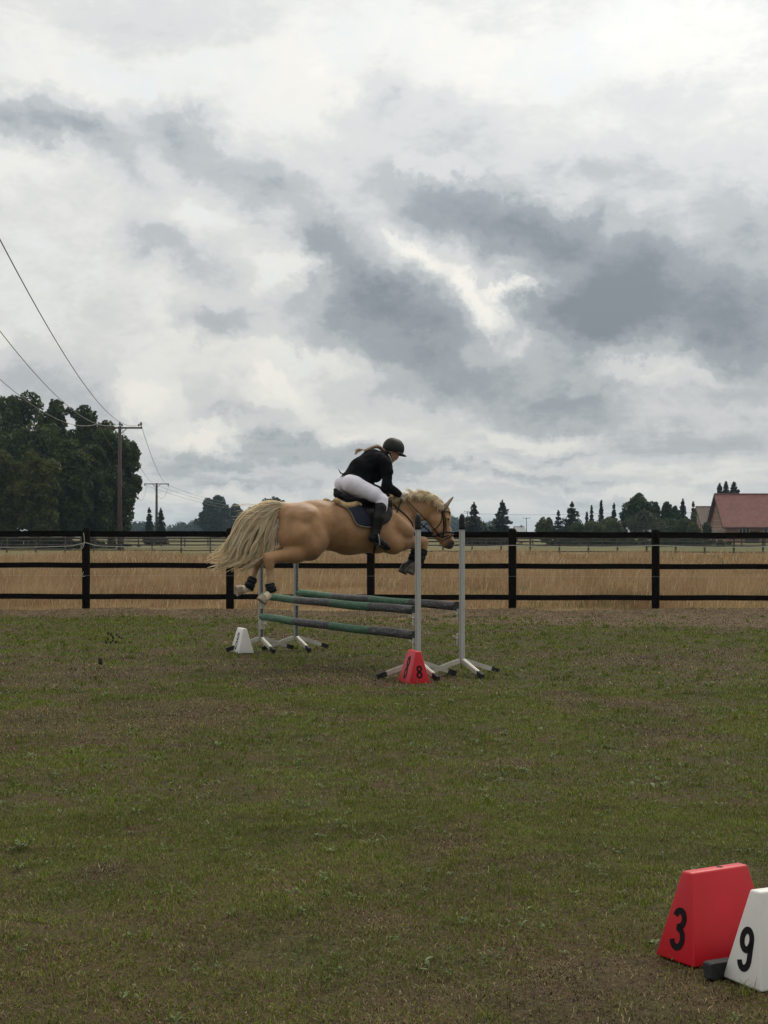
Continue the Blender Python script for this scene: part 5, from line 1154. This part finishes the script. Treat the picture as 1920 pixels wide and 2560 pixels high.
# ================================================================ JUMP
M['green'] = material('green_pole_paint', (0.040, 0.135, 0.062), (0.060, 0.175, 0.085), 5, .5, bump=.35, bscale=14, stretch=(1, 1, 1))
JF_R, JF_L = np.array([.33, 14.95]), np.array([-1.471, 18.37]); JB_R, JB_L = np.array([.769, 15.16]), np.array([-1.062, 18.56])
PD = (JF_R-JF_L)/np.linalg.norm(JF_R-JF_L); PA = math.atan2(PD[1], PD[0])
def stand(xy, label, H=1.60, cups=(.62,), side=1, zt=1.35):
    s_ = empty('jump_stand', (xy[0], xy[1], 0), PA, label=label, cat='jump stand', group='aluminium jump stands'); c = side   # local +x runs along the poles (towards the right stands)
    b = MB(); b.box((0, 0, (.12+H-.13)/2), (.036, .042, H-.25), bev=.005); b.build('post', M['alu'], s_)
    b = MB(); b.box((-.0245*side, 0, (.14+zt)/2), (.012, .028, zt-.14)); tr_ = b.build('hole_track', M['alu_dark'], s_)
    b = MB()
    for sy in (-1, 1): b.box((.0, sy*.0255, (.16+H-.14)/2), (.012, .008, H-.30))
    b.build('post_rib', M['alu'], s_); 
    b = MB(); b.lathe((0, 0, 0), [(.031, H-.155), (.032, H-.13), (.030, H-.05), (.026, H-.025), (.016, H-.008), (.006, H)], 14); b.build('post_cap', M['blackp'], s_, smooth=True)
    for (wx, wy) in ((-.39, -.17), (.18, -.37), (.37, .20)):
        # world directions of the three feet, turned into the stand's own frame
        ca, sa = math.cos(-PA), math.sin(-PA); lx, ly = wx*ca-wy*sa, wx*sa+wy*ca
        p0 = Vector((lx*.07, ly*.07, .150)); p1 = Vector((lx, ly, .028)); dv = (p1-p0); L = dv.length; yaw = math.atan2(dv.y, dv.x); pit = math.atan2(-dv.z, math.hypot(dv.x, dv.y))
        Rm = (Matrix.Rotation(yaw, 3, 'Z') @ Matrix.Rotation(pit, 3, 'Y')); mid = p0.lerp(p1, .5)
        b = MB(); b.box(mid, (L, .032, .042), Rm, bev=0); leg = b.build('leg', M['alu_leg'], s_)
        b = MB(); b.box(p0.lerp(p1, .895), (L*.235, .038, .050), Rm); b.build('rubber_foot', M['rubber'], leg)
        b = MB(); b.box(p0.lerp(p1, .42)+Vector((0, 0, .0235)), (L*.78, .010, .006), Rm); b.build('leg_ridge', M['alu'], leg)
    for zc in cups:
        b = MB(); cx = -side*.072
        b.box((-side*.048, 0, zc-.045), (.016, .060, .12)); vs = []; F = []
        for j in range(2):
            for k in range(7):
                a = math.pi+math.pi*k/6; r_ = .046
                for rr in (r_, r_+.010): vs.append((-side*(.055+j*.045), math.cos(a)*rr, zc-.002+math.sin(a)*rr*.75))
        for k in range(6):
            for q_ in (0, 1): f = (k*2+q_, (k+1)*2+q_, 14+(k+1)*2+q_, 14+k*2+q_); F.append(f)
            for j in (0, 14): F.append((j+k*2, j+(k+1)*2, j+(k+1)*2+1, j+k*2+1))
        for k in (0, 6): F.append((k*2, k*2+1, 14+k*2+1, 14+k*2))
        b.add(vs, F); b.tube([(-side*.03, -.05, zc-.03), (-side*.03, .05, zc-.03)], .006, 5); b.build('jump_cup', M['cup'], s_)
    return s_
ZF, ZL, ZB = .66, .415, .69
stand(JF_R, 'aluminium jump stand behind the red number marker, in front of the horse neck', cups=(ZF-.045, ZL-.045), side=1)
stand(JF_L, 'aluminium jump stand beside the white number marker, behind the horse hind leg', cups=(ZF-.045, ZL-.045), side=-1)
stand(JB_R, 'rightmost aluminium jump stand, just right of the horse muzzle', cups=(ZB-.045, .40), side=1)
stand(JB_L, 'aluminium jump stand under the horse belly, right of the one by the white marker', cups=(ZB-.045,), side=-1)
m = bpy.data.materials.new('banded_pole_paint'); m.use_nodes = True; T = NT(m.node_tree); bs = T.n['Principled BSDF']; oc = T.node('ShaderNodeTexCoord').outputs['Object']; oi = T.node('ShaderNodeObjectInfo')
px_, py_, pz_ = T.sep(oc); mp = T.node('ShaderNodeMapping'); T.l.new(oc, mp.inputs[0]); mp.inputs['Scale'].default_value = (1.2, 9, 9); na = T.noise(mp.outputs[0], 3.2, 6, .7); nb_ = T.noise(mp.outputs[0], 11, 5, .7)
fx = T.math('ADD', px_, T.math('MULTIPLY', T.math('SUBTRACT', nb_.outputs[0], .5), .035))
u = T.math('MODULO', T.math('MULTIPLY', T.math('ADD', fx, 20*.939), 1/1.878), 1.0); isg = T.rng(T.math('ABSOLUTE', T.math('SUBTRACT', u, .25)), .249, .251, 1, 0, False)
gr = T.mix(T.rng(na.outputs[0], .35, .65), (0.022, 0.080, 0.040), (0.045, 0.135, 0.072)); gy_ = T.mix(T.rng(na.outputs[0], .35, .65), (0.022, 0.021, 0.025), (0.075, 0.072, 0.08))
cl = T.mix(isg, gy_, gr); cl = T.mix(T.rng(nb_.outputs[0], .56, .68), cl, (0.24, 0.29, 0.25)); cl = T.mix(T.rng(na.outputs[0], .63, .68), cl, (0.03, 0.028, 0.028))
T.l.new(cl, bs.inputs['Base Color']); bs.inputs['Roughness'].default_value = .55; bs.inputs['Specular IOR Level'].default_value = .3; bn = T.node('ShaderNodeBump'); bn.inputs['Strength'].default_value = .7; bn.inputs['Distance'].default_value = .008; T.l.new(nb_.outputs[0], bn.inputs['Height']); T.l.new(bn.outputs[0], bs.inputs['Normal'])
def pole_(L_xy, R_xy, z, label, trim=.11, r=.0455):
    c = (L_xy+R_xy)/2; Ln = np.linalg.norm(R_xy-L_xy)-trim; b = MB(); n = 26; pts = []; rad = []
    for i in range(n): f = i/(n-1); pts.append((-Ln/2+Ln*f, .006*math.sin(f*5+z*9), -.012*math.sin(f*3.14)+.003*math.sin(f*17))); rad.append(r*(.93+.03*math.sin(f*11+z*40)+.05*f))
    b.tube(pts, rad, 18); o = b.build('jump_pole', m, smooth=True, label=label, cat='jump pole', group='green and grey jump poles'); o.location = (c[0], c[1], z); o.rotation_euler = (0, 0, PA)
    me = o.data; 
    for p in me.polygons:
        if len(p.vertices) > 4: p.use_smooth = False
    return o
pole_(JF_L, JF_R, ZF, 'upper front jump pole, green and grey bands, just under the horse hind hoof')
pole_(JF_L, JF_R, ZL, 'lowest jump pole, green and grey bands, hanging low between the front stands')
pole_(JB_L, JB_R, ZB, 'rear jump pole, green and grey bands, resting between the back stands')
# ================================================================ NUMBER MARKERS
M['redp'] = material('red_plastic', (0.52, 0.005, 0.016), (0.44, 0.004, 0.013), 4, .42, bump=.05, bscale=120, spec=.4)
M['whitep'] = material('white_plastic', (0.68, 0.68, 0.66), (0.60, 0.60, 0.58), 5, .45, bump=.05, bscale=120)
M['digit'] = material('black_number', (0.006, 0.006, 0.007), rough=.6, spec=.15)
def arc(cx, cy, rx, ry, a0, a1, n=22): return [(cx+rx*math.cos(R(a0+(a1-a0)*i/n)), cy+ry*math.sin(R(a0+(a1-a0)*i/n))) for i in range(n+1)]
GL = {'8': [arc(0, .255, .19, .205, 0, 360), arc(0, .735, .165, .19, 0, 360)],
      '3': [arc(0, .735, .175, .19, 165, -90, 20)+arc(0, .275, .20, .225, 90, -165, 22)],
      '9': [arc(0, .70, .185, .225, 0, 360), [(.185, .70), (.185, .45)]+arc(0, .27, .185, .215, 0, -165, 18)]}
import bmesh
def marker(label, near, dv, mat, digits, base=(.36, .19), top=(.256, .046), H=.288, dw=.075, sx=1.0):
    """near: ground point below the middle of the near end; dv: direction of the long side away from it"""
    dv = np.array(dv)/np.linalg.norm(dv); L, Wd = base; c = np.array(near)+dv*L/2; yaw = math.atan2(dv[1], dv[0])
    r_ = empty('number_marker', (c[0], c[1], 0), yaw, label=label, cat='number marker', group='numbered jump markers')
    Lt, Wt = top; bv = .008; bm = bmesh_new(); 
    import bmesh
    vs = [bm.verts.new(v) for v in ((-L/2, -Wd/2, 0), (L/2, -Wd/2, 0), (L/2, Wd/2, 0), (-L/2, Wd/2, 0), (-Lt/2, -Wt/2, H), (Lt/2, -Wt/2, H), (Lt/2, Wt/2, H), (-Lt/2, Wt/2, H))]
    for f in ((3, 2, 1, 0), (4, 5, 6, 7), (0, 1, 5, 4), (1, 2, 6, 5), (2, 3, 7, 6), (3, 0, 4, 7)): bm.faces.new([vs[i] for i in f])
    bmesh.ops.bevel(bm, geom=list(bm.edges), offset=bv, segments=3, profile=.5, affect='EDGES')
    me = bpy.data.meshes.new('body'); bm.to_mesh(me); bm.free(); me.materials.append(mat); me.polygons.foreach_set('use_smooth', [True]*len(me.polygons)); o = bpy.data.objects.new('body', me); link(o, r_)
    try: me.set_sharp_from_angle(angle=R(50))
    except Exception: pass
    b = MB(); b.lathe((.02, 0, H), [(.011, -.0005), (.011, .0008)], 16); b.build('hole', M['digit'], r_)
    b = MB()
    # digits: 'end' = near end face, 'far' = other end, 'left'/'right' long faces
    for face, ch, hgt, zc, ew, uo in digits:
        if face == 'end': o0 = np.array([-L/2, 0, 0]); u = np.array([0, -1, 0]); v = np.array([(L-Lt)/2, 0, H])
        elif face == 'left': o0 = np.array([0, Wd/2, 0]); u = np.array([-1, 0, 0]); v = np.array([0, -(Wd-Wt)/2, H])
        else: o0 = np.array([0, -Wd/2, 0]); u = np.array([1, 0, 0]); v = np.array([0, (Wd-Wt)/2, H])
        vl = np.linalg.norm(v); v = v/vl; nrm = np.cross(u, v); b = MB()
        for stroke in GL[ch]:
            pts = [o0+u*(x*hgt*ew+uo)+v*(zc+(y-.5)*hgt) for x, y in stroke]; n = len(pts); closed = stroke[0] == stroke[-1] or (abs(stroke[0][0]-stroke[-1][0])+abs(stroke[0][1]-stroke[-1][1]) < 1e-6)
            vsx = []; F = []
            for i, p in enumerate(pts):
                a, c2 = pts[max(i-1, 0)], pts[min(i+1, n-1)]
                if closed and i in (0, n-1): a, c2 = pts[-2], pts[1]
                t = (c2-a)/np.linalg.norm(c2-a); s2 = np.cross(nrm, t); hw = hgt*dw
                for k in (-1, 1): 
                    vsx.append(p+s2*hw*k+nrm*.0004)
                for k in (1, -1): vsx.append(p+s2*hw*k+nrm*.0022)
            for i in range(n-1): F += [(i*4+k, i*4+(k+1) % 4, i*4+4+(k+1) % 4, i*4+4+k) for k in range(4)]
            F += [(0, 1, 2, 3), ((n-1)*4+3, (n-1)*4+2, (n-1)*4+1, (n-1)*4)]; b.add(vsx, F)
        b.build('number', M['digit'], r_)
    return r_
def bmesh_new():
    import bmesh
    return bmesh.new()
marker('red number 3 marker in the right foreground, behind the white one', (.950, 5.035), (.855, .518), M['redp'], [('end', '3', .135, .108, .90, .0)], dw=.078)
marker('white number 9 marker cut off by the right photo edge', (1.108, 4.775), (.904, .427), M['whitep'], [('end', '9', .135, .112, .90, .0)], dw=.078)
marker('white number 8 marker on the grass by the left jump stands', (-1.613, 18.02), (-.36, .93), M['whitep'], [('left', '8', .215, .145, .85, .0)], dw=.045)
marker('red number 8 marker at the foot of the right jump stands', (.335, 14.33), (-.25, .97), M['redp'], [('end', '8', .12, .115, .95, 0), ('left', '8', .22, .15, .9, .0)], base=(.40, .215), top=(.29, .05), H=.30, dw=.075)
b = MB(); b.box((0, 0, .024), (.34, .042, .050), bev=.004); o = b.build('rubber_block', M['rubber'], label='dark rubber bar lying between the red 3 and white 9 markers', cat='rubber block'); o.location = (1.168, 4.925, 0); o.rotation_euler = (0, 0, R(27.5))
# ================================================================ FLYING TURF
M['soil'] = material('dark_soil', (0.016, 0.012, 0.008), (0.035, 0.026, 0.017), 30, .95)
clods = [(249, 1652, 15.5, .022, 1.8)] + [(271,1584,16,.013,1.2), (277.5,1585,16,.010,1.1), (282,1591,16.2,.011,1.5), (283,1594,16,.009,1), (292.5,1587,16.3,.010,1.3), (266.5,1606,15.9,.011,1.1), (277,1606,16,.010,1.2), (290,1604.5,16.1,.012,1), (304,1594,16.2,.009,1), (298,1592,16.2,.010,1), (270,1596,16,.009,1.3), (281,1603,16,.009,.9)]
CL = ['largest dark clod of turf flying low over the grass on the left'] + [q_+' small clod in the turf spray left of the jump' for q_ in
 ('uppermost left', 'second left upper-row', 'tall dark', 'lower half of the double', 'upper right', 'lowest left', 'middle of the lower row,', 'lower right', 'rightmost faint', 'faint right', 'faint left', 'lowest tiny')]
for i, (px, py, dd, r_, el_) in enumerate(clods):
    z = CAMH+(HOR-py)*dd/FOC; s_ = SDF(.01); c_ = rng.normal(0, r_*.35, (5, 3))
    if z < r_*el_+.02: dd = (CAMH-r_*el_-.03)*FOC/(py-HOR); z = CAMH+(HOR-py)*dd/FOC
    for q_ in c_: s_.cone(q_-[0, 0, r_*el_*.5], q_+[0, 0, r_*el_*.5], r_*.6, r_*.55, 1, .006)
    o, _ = sdf_obj('turf_clod', s_, max(.003, r_*.16), M['soil'], None, (0, 0, 0), label=CL[i], cat='clod', group='flying turf clods')
    o.location = (px2x(px, dd), dd, z)
# ================================================================ HAZE
b = MB(); b.box((0, 1450, 14.5), (6400, 3600, 31.5)); hz = b.build('haze', None, kind='stuff')
m = bpy.data.materials.new('thin_air'); m.use_nodes = True; T = NT(m.node_tree); T.n.remove(T.n['Principled BSDF']); pv = T.node('ShaderNodeVolumePrincipled'); pv.inputs['Density'].default_value = .00019; pv.inputs['Color'].default_value = (0.52, 0.76, 1.0, 1); T.l.new(pv.outputs[0], T.n['Material Output'].inputs['Volume']); hz.data.materials.append(m)
